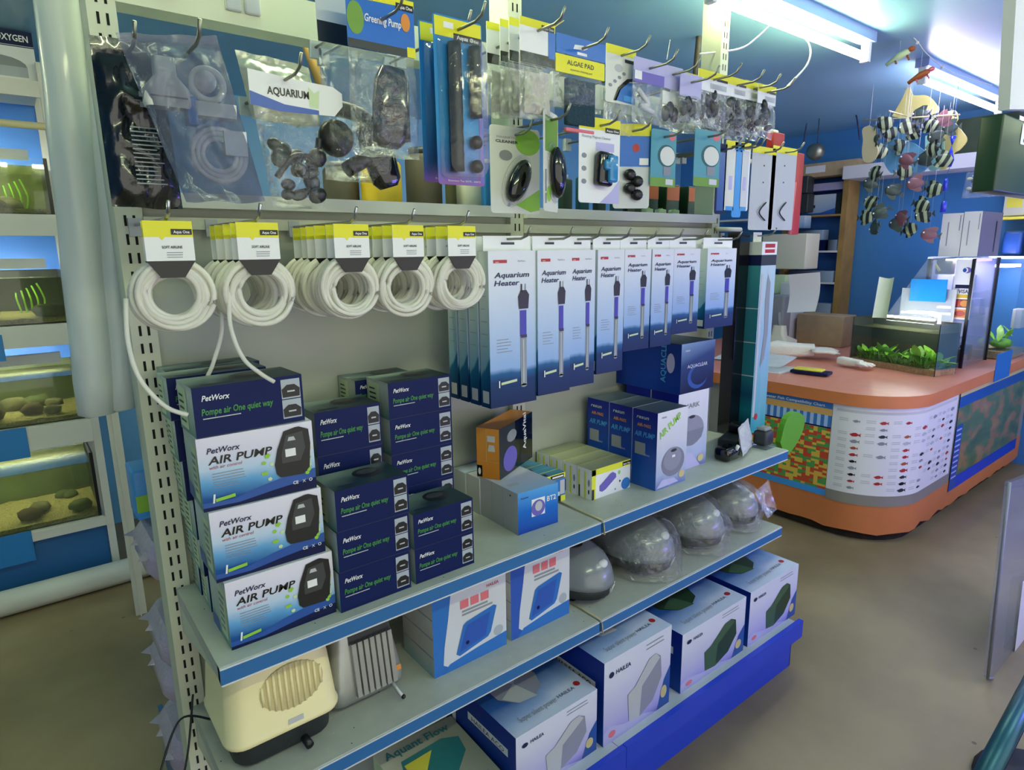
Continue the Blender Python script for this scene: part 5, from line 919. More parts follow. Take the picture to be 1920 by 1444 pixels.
# poster 3: map
m, n, l, b = newmat('mapprint'); tc = n.new('ShaderNodeTexCoord'); t1 = n.new('ShaderNodeTexNoise'); t1.inputs['Scale'].default_value = 6; t1.inputs['Detail'].default_value = 6; l.new(tc.outputs['Generated'], t1.inputs['Vector']); r = n.new('ShaderNodeValToRGB'); e = r.color_ramp.elements; e[0].color, e[0].position, e[1].color, e[1].position = sr('3f5a3a'), .3, sr('a08a5a'), .7; x = e.new(.5); x.color = sr('5f7a4c'); x = e.new(.56); x.color = sr('9a7048'); l.new(t1.outputs['Fac'], r.inputs[0]); l.new(r.outputs[0], b.inputs['Base Color']); b.inputs['Roughness'].default_value = .3
s0, s1 = LF+LA+.43, ST-.1; q = MB(); csheet(q, s0, s1, .13, .689, .002, 'mapprint', 2); csheet(q, s0, s1, .13, .2, .003, 'kickblue', 2); csheet(q, s0, s0+.1, .13, .5, .0034, 'midblue', 2); csheet(q, s0, s1, .60, .66, .003, 'midblue', 2); csheet(q, s0, s1, .66, .689, .003, 'creamdark', 2)
for i in range(10): csheet(q, s0+.01, s0+.085, .47-.03*i, .48-.03*i, .004, 'lilac', 1)
q.build('map_poster', label='green and blue glossy map poster on the right side of the counter', cat='poster')

# planted low aquarium on the counter
AQ = thing('planted_aquarium', (3.68, -.17, .7505), 'low rimless aquarium with bright green plants on the counter corner', 'aquarium'); AQ.rotation_euler[2] = math.radians(75)
def lpart(name, q, t, **kw): o = bpy.data.objects.new(name, q.mesh(name)); COL.objects.link(o); o.parent = t; return tag(o, **kw)
# local frame: x along the long front, -y... depth runs to -y
AL, AD, AH = .53, .18, .28
q = MB(); q.box(0, AL, -.004, 0, 0, AH, 'glass'); q.box(0, .004, -AD, -.004, 0, AH, 'glass'); q.box(AL-.004, AL, -AD, -.004, 0, AH, 'glass'); lpart('glass', q, AQ)
q = MB(); q.box(0.004, AL-.004, -AD, -AD+.004, 0, AH, 'murkdark'); lpart('background', q, AQ)
q = MB(); q.box(AL-.008, AL-.0045, -AD+.004, -.004, .03, AH, 'murkdark'); lpart('end_panel', q, AQ)
q = MB(); q.box(-.001, .002, -.002, .001, 0, AH, 'silicone'); lpart('edging', q, AQ)
mat('sand', 'b98f68', .9, noise_=.3, nscale=80)
q = MB(); q.box(.004, AL-.004, -AD+.004, -.0045, .0, .032, 'sand', top='gravel'); lpart('sand_bed', q, AQ, kind='stuff')
rnd = random.Random(12)
def leafy(q, x, y, z, L_, az, el, mt, wd=.3):
    d_ = Vector((math.cos(az)*math.cos(el), math.sin(az)*math.cos(el), math.sin(el))); sd = d_.cross(Z).normalized(); o_ = Vector((x, y, z)); vs = []
    for i in range(6):
        t_ = i/5; w_ = L_*wd*math.sin(math.pi*min(.98, t_+.05))**.8*.5; c_ = o_+d_*L_*t_+Vector((0, 0, -L_*.25*t_*t_)); vs += [c_-sd*w_, c_+Vector((0, 0, -w_*.2)), c_+sd*w_]
    q.add(vs, [f_ for i in range(5) for f_ in ((3*i, 3*i+1, 3*i+4, 3*i+3), (3*i+1, 3*i+2, 3*i+5, 3*i+4))], mt, True)
for k in range(13):
    q = MB(); x = .03+k*.038; y_ = -.05-rnd.random()*.06; big = k in (3, 9, 1)
    for i in range(9): leafy(q, x, y_, .03+.004*i, rnd.uniform(.06, .1)*(1.6 if big else 1), rnd.uniform(0, 6.28), rnd.uniform(.3, 1.3), 'leaf' if (i+k) % 3 else 'leafdark', .42)
    lpart('leafy_plant', q, AQ)
q = MB()
for k in range(900):
    x = rnd.uniform(.06, .48); leafy(q, x, rnd.uniform(-.11, -.02), .03, rnd.uniform(.04, .085), rnd.uniform(0, 6.28), rnd.uniform(.6, 1.5), 'leafdark', .15)
lpart('moss_carpet', q, AQ, kind='stuff')
q = MB(); q.box(.004, AL-.004, -AD+.005, -.005, AH*.82, AH*.825, 'water'); lpart('water', q, AQ)
# lamp and white card on the aquarium
e1 = Vector((math.cos(math.radians(75)), math.sin(math.radians(75)), 0)); e2 = Vector((e1.y, -e1.x, 0)); B0 = Vector((3.68, -.17, .7505))
def aq(u, v, z): return B0+e1*u+e2*v+Z*z
t = thing('aquarium_lamp', aq(.1, .14, AH), 'glowing violet white lamp head clipped above the planted aquarium', 'lamp')
q = MB(); c = aq(.17, .09, AH+.05); q.rbox(c, (.05, .13, .012), .004, 'lamp_led'); part('lamp_head', q, t); q = MB(); q.tube([aq(.1, .1, AH+.012), aq(.42, .1, AH+.012)], .006, 'lamp_tank', 8); part('lamp_tube', q, t); q = MB(); q.tube([aq(.1, .14, AH-.01), aq(.1, .14, AH+.03), aq(.13, .1, AH+.045)], .01, 'led_violet', 8); part('stem', q, t)  # the lid's lamp_tube is an added light bar to brighten the plants
q = MB(); a, b = at(1637, 592, 'x', 3.81), at(1672, 520, 'x', 3.81); vs = []
for i in range(9):
    u = i/8; y_ = a.y+(b.y-a.y)*u; vs += [(3.80+.02*math.sin(u*3), y_, AH+.752), (3.81+.03*math.sin(u*3), y_-.012, b.z-.01*math.sin(u*3.1))]
q.add([Vector(v)+Z*.002 for v in vs], [(2*i, 2*i+2, 2*i+3, 2*i+1) for i in range(8)], 'papersheet', True); mat('papersheet', 'dfeccf', .6); o = q.build('paper_sheet', label='curved white paper sheet standing on the planted aquarium', cat='paper')

# glass tower with card stickers, boxes on top
GT = thing('glass_display_tower', (4.25, -.1, .7505), 'tall glass display tower with black corners and payment card stickers', 'display case')
gx0, gx1 = 4.07, 4.5; ya, yb = at(1828, 484, 'x', gx0).y, at(1745, 480, 'x', gx0).y; gz = 1.372
for (x, y_) in ((gx0, ya), (gx1, ya), (gx0, yb), (gx1, yb)):
    q = MB(); q.box(x-.008, x+.008, y_-.008, y_+.008, .7505, gz, 'silicone'); part('corner_edge', q, GT)
q = MB(); q.box(gx0+.002, gx0+.005, ya, yb, .751, gz, 'glasspane'); q.box(gx0, gx1, ya+.001, ya+.004, .751, gz, 'glasspane'); q.box(gx1-.005, gx1-.002, ya, yb, .751, gz, 'glasspane'); part('glass', q, GT)
q = MB(); q.box(gx0-.01, gx1+.01, ya-.01, yb+.01, gz, gz+.01, 'glasspane'); part('lid', q, GT)
q = MB(); q.box(gx0+.05, gx1-.05, ya+.02, ya+.08, gz-.02, gz-.006, 'led_violet'); part('led_strip', q, GT)
def gy(px): return at(px, 550, 'x', gx0).y
q = MB(); yl, yr = at(1785, 560, 'x', gx0).y, at(1822, 560, 'x', gx0).y; q.box(gx0-.004, gx0-.001, yr, yl, 1.03, gz-.004, 'white'); f = F((gx0-.004, yl, 1.03), -Y, Z, yl-yr, gz-.034-1.0)
q.rect(f, .1, .52, .9, .58, 'navy', 1); q.text(f, 'VISA', .3, .44, .06, 'navy', 2, bold=True, width=.5); q.rect(f, .1, .36, .9, .42, 'bucketyellow', 1); q.disc(f, .6, .82, .22, .05, 'purple', 1); q.disc(f, .5, .82, .15, .045, 'white', 2); q.disc(f, .48, .82, .1, .035, 'midblue', 3)
q.rect(f, .1, .2, .95, .34, 'darkred', 1); mat('darkred', '6a1030', .4); q.disc(f, .35, .27, .22, .055, 'red', 2); q.disc(f, .68, .27, .22, .055, 'orange', 3); q.rect(f, .1, .03, .9, .17, 'orange', 1); q.disc(f, .5, .1, .28, .05, 'red', 2); part('card_stickers', q, GT)
rnd = random.Random(3)
for k in range(4):
    q = MB(); z_ = .752+.14*k; q.box(gx0+.03, gx1-.03, ya+.02, yb-.02, z_+.0, z_+.006, 'glasspane'); part('shelf', q, GT)
q = MB(); q.box(gx0+.02, gx1-.02, yb-.012, yb-.008, .752, gz-.01, 'palelilac'); q.box(gx1-.016, gx1-.012, ya+.01, yb-.014, .752, gz-.01, 'palelilac'); part('back_sheet', q, GT)
q = MB(); q.box(gx0+.06, gx1-.06, ya+.1, yb-.06, gz-.012, gz-.004, 'lamp_led'); part('ceiling_led', q, GT)
for k in range(9):
    z_ = .7585+.14*(k % 4); x = gx0+.1+.1*(k//2 % 4); q = MB(); q.rbox((x, ya+.07+.05*(k % 2), z_+.045), (.07, .05, .09), .004, ('white', 'lilac', 'lightgrey', 'palegrey', 'darkgreen')[k % 5]); q.build('small_carton', label='small pale carton inside the glass tower, %s' % ('front low', 'rear low', 'front second shelf', 'rear second shelf', 'front third shelf', 'rear third shelf', 'front top shelf', 'rear top shelf', 'far low')[k], cat='box', group='cartons in the glass tower')
mat('boxpurple', '6f6a8c', .5)
def d_wb(q, f, l, t): q.rect(l, .3, .25, .36, .8, 'textgrey'); q.rect(l, .85, .6, .9, .95, 'grey'); q.rect(f, .7, .1, .76, .8, 'navy')
bz = gz+.0105; yy0, yy1, yy2 = at(1838, 440, 'x', gx0).y, at(1803, 440, 'x', gx0).y, at(1763, 440, 'x', gx0).y
carton('white_box', 'wb', (.36, yy1-yy0-.003, .245), ('offwhite', 'boxpurple', 'offwhite', 'offwhite'), d_wb, (gx0+.18, (yy0+yy1)/2, bz), 0, 'tall white box on the glass tower, the right one with a violet grey side', 'box')
carton('white_box', 'wb', (.36, yy2-yy1-.003, .24), ('offwhite', 'boxpurple', 'offwhite', 'offwhite'), d_wb, (gx0+.18, (yy2+yy1)/2, bz), 0, 'tall white box on the glass tower, the left one', 'box')
# sneeze screen, blue sheet and white board between tower and aquarium
q = MB(); pts = [at(1742, 482, 'x', 4.03), at(1786, 482, 'x', 4.03), at(1778, 690, 'x', 4.03), at(1655, 600, 'x', 4.03)]; pts[2].z = .752; pts.append(Vector((4.03, pts[3].y, .752))); q.add([p_ for p_ in pts]+[p_+X*.004 for p_ in pts], [(0,1,2,4,3)[::1], (5,8,9,7,6), (0,5,6,1), (0,3,8,5)], 'glasspane'); q.build('slanted_screen', label='slanted clear plastic screen left of the glass tower', cat='screen')
q = MB(); a, b = at(1709, 523, 'x', 4.015), at(1772, 567, 'x', 4.015); q.box(4.015, 4.019, b.y, a.y, b.z, a.z, 'bluepane'); q.build('blue_notice', label='bright blue sheet fixed on the slanted clear screen', cat='sheet')
q = MB(); a, b = at(1692, 540, 'x', 4.045), at(1782, 640, 'x', 4.045); q.box(4.045, 4.05, b.y, a.y, .752, a.z, 'lightgrey'); q.build('white_board', label='pale board standing behind the aquarium under the blue sheet', cat='board')
q = MB(); a, b = at(1742, 485, 'x', 4.13), at(1782, 515, 'x', 4.13); q.rbox((4.17, (a.y+b.y)/2-.0, (a.z+b.z)/2), (.06, a.y-b.y, a.z-b.z), .006, 'olive'); q.tube([at(1750, 490, 'x', 4.13), at(1762, 508, 'x', 4.13)], .008, 'rubberyellow', 6); q.build('yellow_ornament', label='yellow and olive ornament box under the left white box', cat='ornament')

# gloves and papers on the counter
def glove(x, y, z, rot, s_, label, mt='glove'):
    q = MB(); q.loft((0, 0, 0), [(.095, .05, .024, -.0), (.11, .06, .028, .03), (.105, .06, .028, .08), (.09, .05, .024, .12), (.085, .05, .022, .16)][::1], mt, M4=Matrix.Rotation(math.pi/2, 4, 'Y'))
    for i, (yy, L_) in enumerate(((-.036, .06), (-.012, .075), (.012, .072), (.036, .055))): q.tube([(.15, yy, .0), (.17, yy, .004), (.17+L_*.6, yy*1.15, .002), (.17+L_, yy*1.3, -.012)], [.014, .014, .013, .009], mt, 10)
    q.tube([(.08, .04, 0), (.11, .065, .004), (.14, .085, -.004)], [.015, .014, .01], mt, 10)
    for i, v in enumerate(q.v): q.v[i] = Vector((v.x*s_, v.y*s_, (v.z*.55+.006*noise.noise(v*25))*s_))
    mz = min(v.z for v in q.v); o = q.build('work_glove', origin=(0, 0, mz), label=label, cat='glove'); o.location = (x, y, z); o.rotation_euler[2] = rot; return o
def glove_px(p0, p1, z, label, L0=.24):
    a, b = at(*p0, 'z', z), at(*p1, 'z', z); d_ = b-a; glove(a.x, a.y, z, math.atan2(d_.y, d_.x), min(2.0, d_.length/L0), label)
glove_px((1440, 668), (1528, 672), .757, 'cream work glove lying on the left of the counter', .165)
glove_px((1572, 684), (1636, 694), .757, 'pale pink white glove lying before the planted aquarium')
q = MB(); q.box(3.15, 3.4, .42, .78, .7505, .7535, 'palegrey'); q.box(3.17, 3.38, .44, .75, .7535, .7555, 'lightgrey'); q.build('newspaper', label='grey newspaper lying under the cream glove', cat='paper')
q = MB(); q.rbox((0, 0, .008), (.09, .2, .016), .004, 'navy'); q.rbox((0, .01, .022), (.07, .15, .012), .005, 'rubberyellow'); o = q.build('yellow_pack', origin=(0, 0, 0), label='yellow and navy packet lying between the two gloves', cat='pack'); o.location = (3.27, .3, .7565); o.rotation_euler[2] = .15
q = MB(); q.pillow([(3.5, .95, .80), (3.5, .5, .80), (3.3, .5, .757), (3.3, .95, .757)], .01, 'palegrey', seed=3, crumple=.008, N=Z); q.build('paper_pile', label='loose sheets of paper behind the cream glove', cat='paper')
q = MB(); q.ell((3.55, .93, .785), (.06, .09, .034), 'grey'); q.build('grey_pouch', label='grey rounded pouch behind the cream glove', cat='pouch')
# till corner
t = thing('card_terminal_stand', (4.05, .93, .7505), 'beige card terminal stand with a tilted white board', 'stand')
q = MB(); q.loft((4.05, .93, .7505), [(.16, .2, .02, 0), (.16, .2, .02, .06), (.07, .1, .02, .09), (.06, .08, .02, .16)], 'beige'); part('base', q, t)
a, b = at(1478, 515, 'x', 4.03), at(1530, 590, 'x', 4.03); q = MB(); vs = []
for j in range(7):
    v = j/6; xx = 4.03+.03*math.sin(v*3.1); vs += [(xx, a.y-.01*v, a.z+(b.z-a.z)*v-.0), (xx, b.y+.01*v+.0, a.z+.02+(b.z-a.z)*v)]
q.add(vs, [(2*i, 2*i+2, 2*i+3, 2*i+1) for i in range(6)], 'white', True); q.add([Vector(v)+X*.006 for v in vs], [(2*i+1, 2*i+3, 2*i+2, 2*i) for i in range(6)], 'white', True); part('tilted_board', q, t)
q = MB(); q.tube([(4.05, .93, .9), (4.06, .95, 1.0)], .012, 'grey', 8); part('neck', q, t)
def boxat(nm, l_, t_, r_, b_, x, dpt, mt, label, cat='box', zb=None, rr=.006, group=None):
    a, b = at(l_, t_, 'x', x), at(r_, b_, 'x', x); z0 = zb if zb is not None else b.z; q = MB(); q.rbox((x+dpt/2, (a.y+b.y)/2, (a.z+z0)/2), (dpt, abs(a.y-b.y), a.z-z0), rr, mt); q.build(nm, label=label, cat=cat, group=group)
boxat('grey_printer', 1425, 552, 1466, 620, 4.2, .25, 'grey', 'grey till printer left of the card terminal', 'printer', zb=.7505, rr=.02)
boxat('white_carton', 1464, 530, 1480, 610, 4.3, .2, 'palegrey', 'white carton between the grey printer and the card terminal', zb=.7505)
boxat('yellow_carton', 1428, 515, 1470, 548, 4.42, .1, 'palegreen', 'yellowish carton behind the grey printer', zb=.7505)
boxat('cardboard_box', 1495, 588, 1580, 622, 4.35, .2, 'cardboard', 'open cardboard box behind the papers on the counter', zb=.7505)
# ------------------------------------------------------------------ end wall: shelf unit with boxed lamps
WS = thing('wall_shelf_unit', (4.9, 1.13, 0), 'brown wooden shelf unit with blue back standing against the end wall', 'shelving')
for y_ in (.905, 1.36): q = MB(); q.box(4.8, 4.985, y_-.02, y_+.02, .7505, 1.97, 'wood'); part('side_post', q, WS)
mat('deepblue', '3468c0', .5); q = MB(); q.box(4.985, 4.998, .93, 1.34, .7505, 1.97, 'deepblue'); part('back_panel', q, WS)
SHZ = (1.69, 1.42, 1.18, .93)
for z_ in SHZ: q = MB(); q.box(4.8, 4.984, .926, 1.339, z_-.014, z_, 'wood' if z_ == SHZ[0] else 'palegrey'); part('shelf', q, WS)
def lampbox(q, f, l, t):
    q.poly(l, [(0,0),(1,0),(1,.3),(.6,.1),(.3,.08),(0,.25)], 'midblue', 1); q.rect(l, .1, .35, .45, .5, 'darkgrey', 2); q.rect(l, .25, .5, .32, .68, 'darkgrey', 2)
def shelfbox(y0, y1, z, h, mt, lb, d=None, x=4.82): carton('lamp_box', 'sb%s%.2f' % (mt, y0), (.1, y1-y0, h), (mt, mt, mt, mt), d, (x+.05, (y0+y1)/2, z), 0, lb, 'box')
grad('lampgrad', [(0, '5f7fb0'), (.5, '9fb4cc'), (1, 'c3cdd8')], (0, .4, .8)); grad('lampdark', [(0, '9fb4cc'), (.5, '6a7888'), (1, '303a48')], (0, 1, 0))
shelfbox(.98, 1.26, 1.6905, .15, 'lampgrad', 'white and blue lamp box with a dark lamp picture, on the top wall shelf', lampbox); shelfbox(.94, .978, 1.6905, .15, 'black', 'black box end at the right of the top wall shelf')
for k in range(4): shelfbox(.94+.095*k, .94+.095*k+.07, 1.4205, .08, ('lampdark', 'navy', 'lampgrad', 'darkgrey')[k], 'small dark lamp carton on the second wall shelf, %s from the right' % ORD[k])
shelfbox(1.06, 1.26, 1.502, .075, 'lampdark', 'flat pale box lying on the small cartons of the second wall shelf')
shelfbox(.94, 1.30, 1.1805, .085, 'lampdark', 'long grey lamp box on the third wall shelf', x=4.8); shelfbox(.94, 1.28, .9305, .085, 'lampdark', 'long grey lamp box on the lowest wall shelf', x=4.8)
q = MB(); q.rbox((4.86, 1.12, 2.02), (.2, .62, .1), .004, 'cardboard'); q.box(4.759, 4.76, 1.05, 1.2, 2.0, 2.05, 'white'); q.box(4.759, 4.76, 1.36, 1.41, 1.99, 2.05, 'white'); q.build('long_cardboard_box', label='long cardboard box with white labels on top of the wall shelf unit', cat='box')
q = MB(); q.rbox((4.9, 1.12, 1.9), (.1, .34, .055), .003, 'lilac'); q.build('violet_carton', label='flat pale violet carton right under the long cardboard box', cat='box'); 
for k, (l_, t_, r_, b_, mt_, lb) in enumerate(((1487, 332, 1513, 362, 'darkgrey', 'dark boxed pump, top of the pile left of the wall shelf'), (1487, 365, 1513, 398, 'charcoal', 'dark boxed pump, second of the pile left of the wall shelf'), (1487, 405, 1508, 428, 'lampgrad', 'pale blue boxed lamp left of the wall shelf'), (1430, 440, 1508, 505, 'beige', 'beige metal cabinet left of the wall shelf'))):
    boxat(('boxed_pump', 'boxed_pump', 'boxed_lamp', 'beige_cabinet')[k], l_, t_, r_, b_, 4.7 if k < 3 else 4.5, .1 if k < 3 else .2, mt_, lb, 'box' if k < 3 else 'cabinet')
q = MB(); q.box(4.62, 4.98, 1.38, 2.0, 1.22, 1.24, 'darkgrey'); q.box(4.62, 4.98, 1.38, 2.0, 1.665, 1.68, 'palegrey'); q.build('side_shelf', label='dark shelf boards left of the wooden wall shelf unit', cat='shelf')
t = thing('round_lamp', at(1531, 285, 'x', 4.4), 'round metal spot lamp with a violet face hanging left of the fish mobile', 'lamp'); c = t.location
q = MB(); q.lathe([(.03, .06), (.05, .05), (.058, .0), (.05, -.01)], c, 'steelwire', 20, Matrix.Rotation(-math.pi/2, 4, 'Y')); part('housing', q, t); q = MB(); q.lathe([(.046, -.014), (.044, -.018)], c, 'purple', 20, Matrix.Rotation(-math.pi/2, 4, 'Y') @ Matrix.Scale(-1, 4, (0, 0, 1))); part('lens', q, t)
q = MB(); q.tube([c+Z*.05, Vector((c.x, c.y, CH))], .003, 'darkgrey', 6); part('cable', q, t)
q = MB(); q.tube(spline([at(1506, 272, 'x', 4.5), at(1518, 215, 'x', 4.5), at(1545, 197, 'x', 4.5), at(1592, 195, 'x', 4.5), at(1605, 215, 'x', 4.5), at(1612, 262, 'x', 4.5)]), .005, 'navytxt', 6); q.build('wire_hoop', label='dark wire hoop hanging in front of the blue ceiling corner', cat='wire')
# long beam with the high tank
q = MB(); q.box(4.72, 5, -2.6, .9, 1.93, 2.02, 'beamwhite'); mat('beamwhite', 'd2d3d8', .5); q.build('long_wall_shelf', label='long white shelf high on the end wall right of the wooden unit', cat='shelf')
ty0, ty1 = -.55, .32; t = thing('high_tank', (4.86, -.1, 2.021), 'murky glass tank on the long white shelf, half hidden by the fish mobile', 'fish tank')
q = MB(); q.box(4.73, 4.734, ty0, ty1, 2.021, 2.27, 'glass'); q.box(4.734, 4.97, ty0, ty0+.004, 2.021, 2.27, 'glass'); q.box(4.734, 4.97, ty1-.004, ty1, 2.021, 2.27, 'glass'); part('glass', q, t)
q = MB(); q.box(4.97, 4.975, ty0, ty1, 2.021, 2.27, 'murk'); part('background', q, t)
q = MB(); q.box(4.76, 4.97, ty0+.3, ty0+.34, 2.03, 2.24, 'palegreen'); q.box(4.76, 4.97, ty0+.14, ty0+.16, 2.03, 2.24, 'palegreen'); part('divider', q, t)
q = MB(); [q.ell((4.8+.02*i, ty0+.2+.02*(i % 3), 2.05+.02*(i % 2)), (.03, .03, .03), 'algae', n=8) for i in range(5)]; part('moss', q, t)
# packs hanging and shelves under the beam at the far right
q = MB(); q.box(4.75, 4.99, -1.6, -.05, 1.60, 1.615, 'rubberyellow'); q.box(4.75, 4.99, -1.6, -.05, 1.36, 1.375, 'palegrey'); q.build('right_shelves', label='narrow shelf boards with a yellow edge behind the white boxes', cat='shelf')
for k in range(7): q = MB(); q.rbox((4.82, -.14-.13*k, 1.70), (.1, .11, .16), .006, ('beige', 'creamdark', 'palegreen')[k % 3]); q.box(4.769, 4.7695, -.18-.13*k, -.1-.13*k, 1.67, 1.73, ('rubberyellow', 'rock', 'olive')[k % 3]); q.build('food_pouch', label='yellow and brown food pack on the yellow edged shelf, %s from the left' % ORD[k], cat='pack', group='food packs')
for k in range(6): q = MB(); q.rbox((4.82, -.15-.14*k, 1.455), (.08, .1, .15), .02, ('midblue', 'photo', 'palegreen')[k % 3]); q.build('supplement_jar', label='bluish jar on the shelf behind the white boxes, %s from the left' % ORD[k], cat='jar', group='jars behind the white boxes')
for k in range(5): q = MB(); q.pillow([(4.72, .12-.1*k, 1.9), (4.72, .04-.1*k, 1.9), (4.72, .03-.1*k, 1.74), (4.72, .13-.1*k, 1.74)], .03, 'clearfilm', seed=80+k, N=-X); [q.ell((4.72, .08-.1*k+.02*math.sin(i*2), 1.78+.02*i), (.01, .016, .01), ('olive', 'palegreen', 'grey')[i % 3], n=8) for i in range(5)]; q.build('shell_pack', label='clear pack of shells hanging under the white shelf, %s from the left' % ORD[k], cat='pack', group='shell packs')
# right neighbour tanks on the counter
RT = thing('slim_tank', (4.7, -.12, .7505), 'slim lit glass tank with green plants at the right end of the counter', 'fish tank')
q = MB(); q.box(4.55, 4.553, -.28, .05, .751, 1.30, 'glass'); q.box(4.553, 4.9, -.28, -.277, .751, 1.30, 'glass'); part('glass', q, RT); q = MB(); q.box(4.553, 4.9, .05, .054, .751, 1.3, 'murkdark'); part('background', q, RT)
q = MB(); q.box(4.6, 4.85, -.2, -.1, 1.31, 1.325, 'lamp_led'); part('hood_lamp', q, RT)
q = MB(); [leafy(q, 4.6+.05*i, -.2+.03*(i % 3), .86, .12, i*1.3, 1.0, 'leaf', .3) for i in range(7)]; q.ell((4.68, -.2, .84), (.09, .06, .03), 'leafdark'); part('plants', q, RT)
q = MB(); q.box(4.56, 4.89, -.27, .04, .755, .80, 'gravel'); part('gravel_bed', q, RT, kind='stuff')
q = MB(); q.rbox((4.8, -.24, .99), (.1, .05, .12), .004, 'white'); part('internal_filter', q, RT)
q = MB(); a, b = at(1872, 665, 'y', -.325), at(1893, 705, 'y', -.325); q.box(a.x, b.x, -.322, -.319, b.z, a.z, 'boxblue'); q.build('blue_tag', label='blue tag fixed to the right edge of the counter top', cat='tag')

# ------------------------------------------------------------------ mobiles
m, n, l, b = newmat('fishstripe'); tc = n.new('ShaderNodeTexCoord'); wv = n.new('ShaderNodeTexWave'); wv.inputs['Scale'].default_value = .9; wv.inputs['Distortion'].default_value = 1.0; l.new(tc.outputs['Generated'], wv.inputs['Vector']); wv.bands_direction = 'X'
r = n.new('ShaderNodeValToRGB'); r.color_ramp.elements[0].color = sr('16221f'); r.color_ramp.elements[1].color = sr('a3b08a'); r.color_ramp.elements[0].position = .5; r.color_ramp.elements[1].position = .62; l.new(wv.outputs['Fac'], r.inputs[0]); l.new(r.outputs[0], b.inputs['Base Color'])
mat('fishdark', '3a4a44', .4); mat('fishpink', '7a5058', .4); mat('plateyellow', 'd8cc7c', .5); mat('platebeige', 'b8ae88', .5); mat('plateblue', '6aa8cc', .3); mat('plateteal', '98ccb4', .3)
def fish_mesh(kind):
    k = ('fish', kind)
    if k not in _cache:
        q = MB(); body = ('fishstripe', 'fishdark', 'fishpink')[kind]
        bm = bmesh.new(); bmesh.ops.create_uvsphere(bm, u_segments=14, v_segments=10, radius=1)
        for v in bm.verts: tx = v.co.x; v.co = Vector((v.co.x*.036, v.co.y*.011, v.co.z*.026*(1-.25*tx)))
        bm.verts.index_update(); q.bm(bm, body, None, True)
        f = F((-.05, -.002, -.04), X, Z, .1, .08)
        q.prism([(.84,.5),(1,.72),(.97,.5),(1,.28)], f, .003, 'fishdark'); q.prism([(.25,.78),(.6,.98),(.8,.95),(.75,.7)], f, .003, body); q.prism([(.3,.22),(.6,.02),(.78,.08),(.72,.32)], f, .003, body); q.ell((-.026, -.009, .006), (.004, .002, .004), 'white', n=8)
        _cache[k] = q.mesh('fish')
    return _cache[k]
MX = 3.8
mob = thing('fish_mobile', at(1700, 190, 'x', MX), 'hanging mobile of many striped wooden fish right of the wall shelf', 'mobile'); ml = mob.location
FP = [(1660,232),(1700,238),(1725,215),(1745,235),(1768,225),(1640,262),(1670,250),(1712,250),(1755,255),(1650,285),(1700,300),(1735,298),(1770,300),(1640,325),(1632,345),(1697,322),(1716,344),(1674,358),(1752,355),(1632,380),(1650,398),(1625,408),(1690,408),(1682,420),(1728,385),(1731,404),(1640,428),(1706,430),(1742,440),(1780,240),(1690,275),(1748,280)]
rnd = random.Random(21)
for i, (px, py) in enumerate(FP):
    xx = MX+rnd.uniform(-.12, .12); p_ = at(px, py, 'x', xx); o = bpy.data.objects.new('fish', fish_mesh((0, 0, 1, 0, 2, 1)[i % 6])); COL.objects.link(o); o.parent = mob; o.location = p_-ml; o.rotation_euler = (0, rnd.uniform(-.5, .5), -math.pi/2+rnd.uniform(-.7, .7)+(math.pi if i % 3 == 0 else 0)); o.scale = (1.18,)*3
    q = MB(); q.tube([p_+Z*.02, Vector((p_.x, p_.y, 2.16))], .0005, 'palegrey', 4); part('string', q, mob)
q = MB(); q.tube([at(1618, 226, 'x', MX), at(1800, 215, 'x', MX)], .004, 'creamdark', 6); q.tube([Vector((MX-.12, .2, 2.16)), Vector((MX+.12, .2, 2.16))], .004, 'creamdark', 6); q.tube([Vector((MX, .15, 2.15)), Vector((MX, .15, CH))], .0015, 'palegrey', 4); part('cross_bar', q, mob)
def plate(nm, pts, x, mt, label, thick=.01, cat='ornament', group=None):
    P_ = [at(px, py, 'x', x) for px, py in pts]; n_ = len(P_); q = MB(); q.add(P_+[p+X*thick for p in P_], [tuple(range(n_)), tuple(range(n_, 2*n_))[::-1]]+[(i, n_+i, n_+(i+1) % n_, (i+1) % n_) for i in range(n_)], mt)
    hi = max(P_, key=lambda p: p.z); q.tube([hi+X*thick*.5, Vector((hi.x+thick*.5, hi.y, CH))], .001, 'palegrey', 4); return q.build(nm, label=label, cat=cat, group=group)
def curve_px(pts, n=5): return [(v.x, v.y) for v in spline([(a, b, 0) for a, b in pts]+[(pts[0][0], pts[0][1], 0)], n)][:-1]
plate('wooden_plate', curve_px([(1630, 235), (1643, 245), (1642, 265), (1646, 285), (1636, 303), (1620, 303), (1616, 285), (1618, 262), (1617, 242)]), 3.72, 'platebeige', 'beige figure eight shaped hanging plate, leftmost by the mobile')
plate('wooden_plate', curve_px([(1672, 218), (1690, 188), (1704, 160), (1712, 178), (1740, 180), (1760, 205), (1745, 215), (1715, 212), (1700, 222)]), 3.97, 'plateyellow', 'yellow starfish shaped hanging plate above the mobile')
plate('wooden_plate', curve_px([(1768, 212), (1790, 207), (1796, 222), (1792, 232), (1803, 245), (1813, 262), (1800, 280), (1788, 288), (1780, 312), (1762, 318), (1752, 305), (1760, 270), (1764, 240)]), 3.95, 'plateyellow', 'large yellow guitar shaped hanging plate right of the mobile')
plate('glass_fan', curve_px([(1672, 248), (1690, 232), (1708, 238), (1700, 270), (1686, 305), (1672, 325), (1655, 300), (1655, 275)]), 3.93, 'plateblue', 'blue curved fan plate hanging in the middle of the mobile')
plate('glass_fan', curve_px([(1700, 265), (1716, 270), (1738, 290), (1736, 318), (1705, 325), (1682, 322), (1688, 295)]), 3.87, 'plateblue', 'blue fan plate hanging lower right in the mobile')
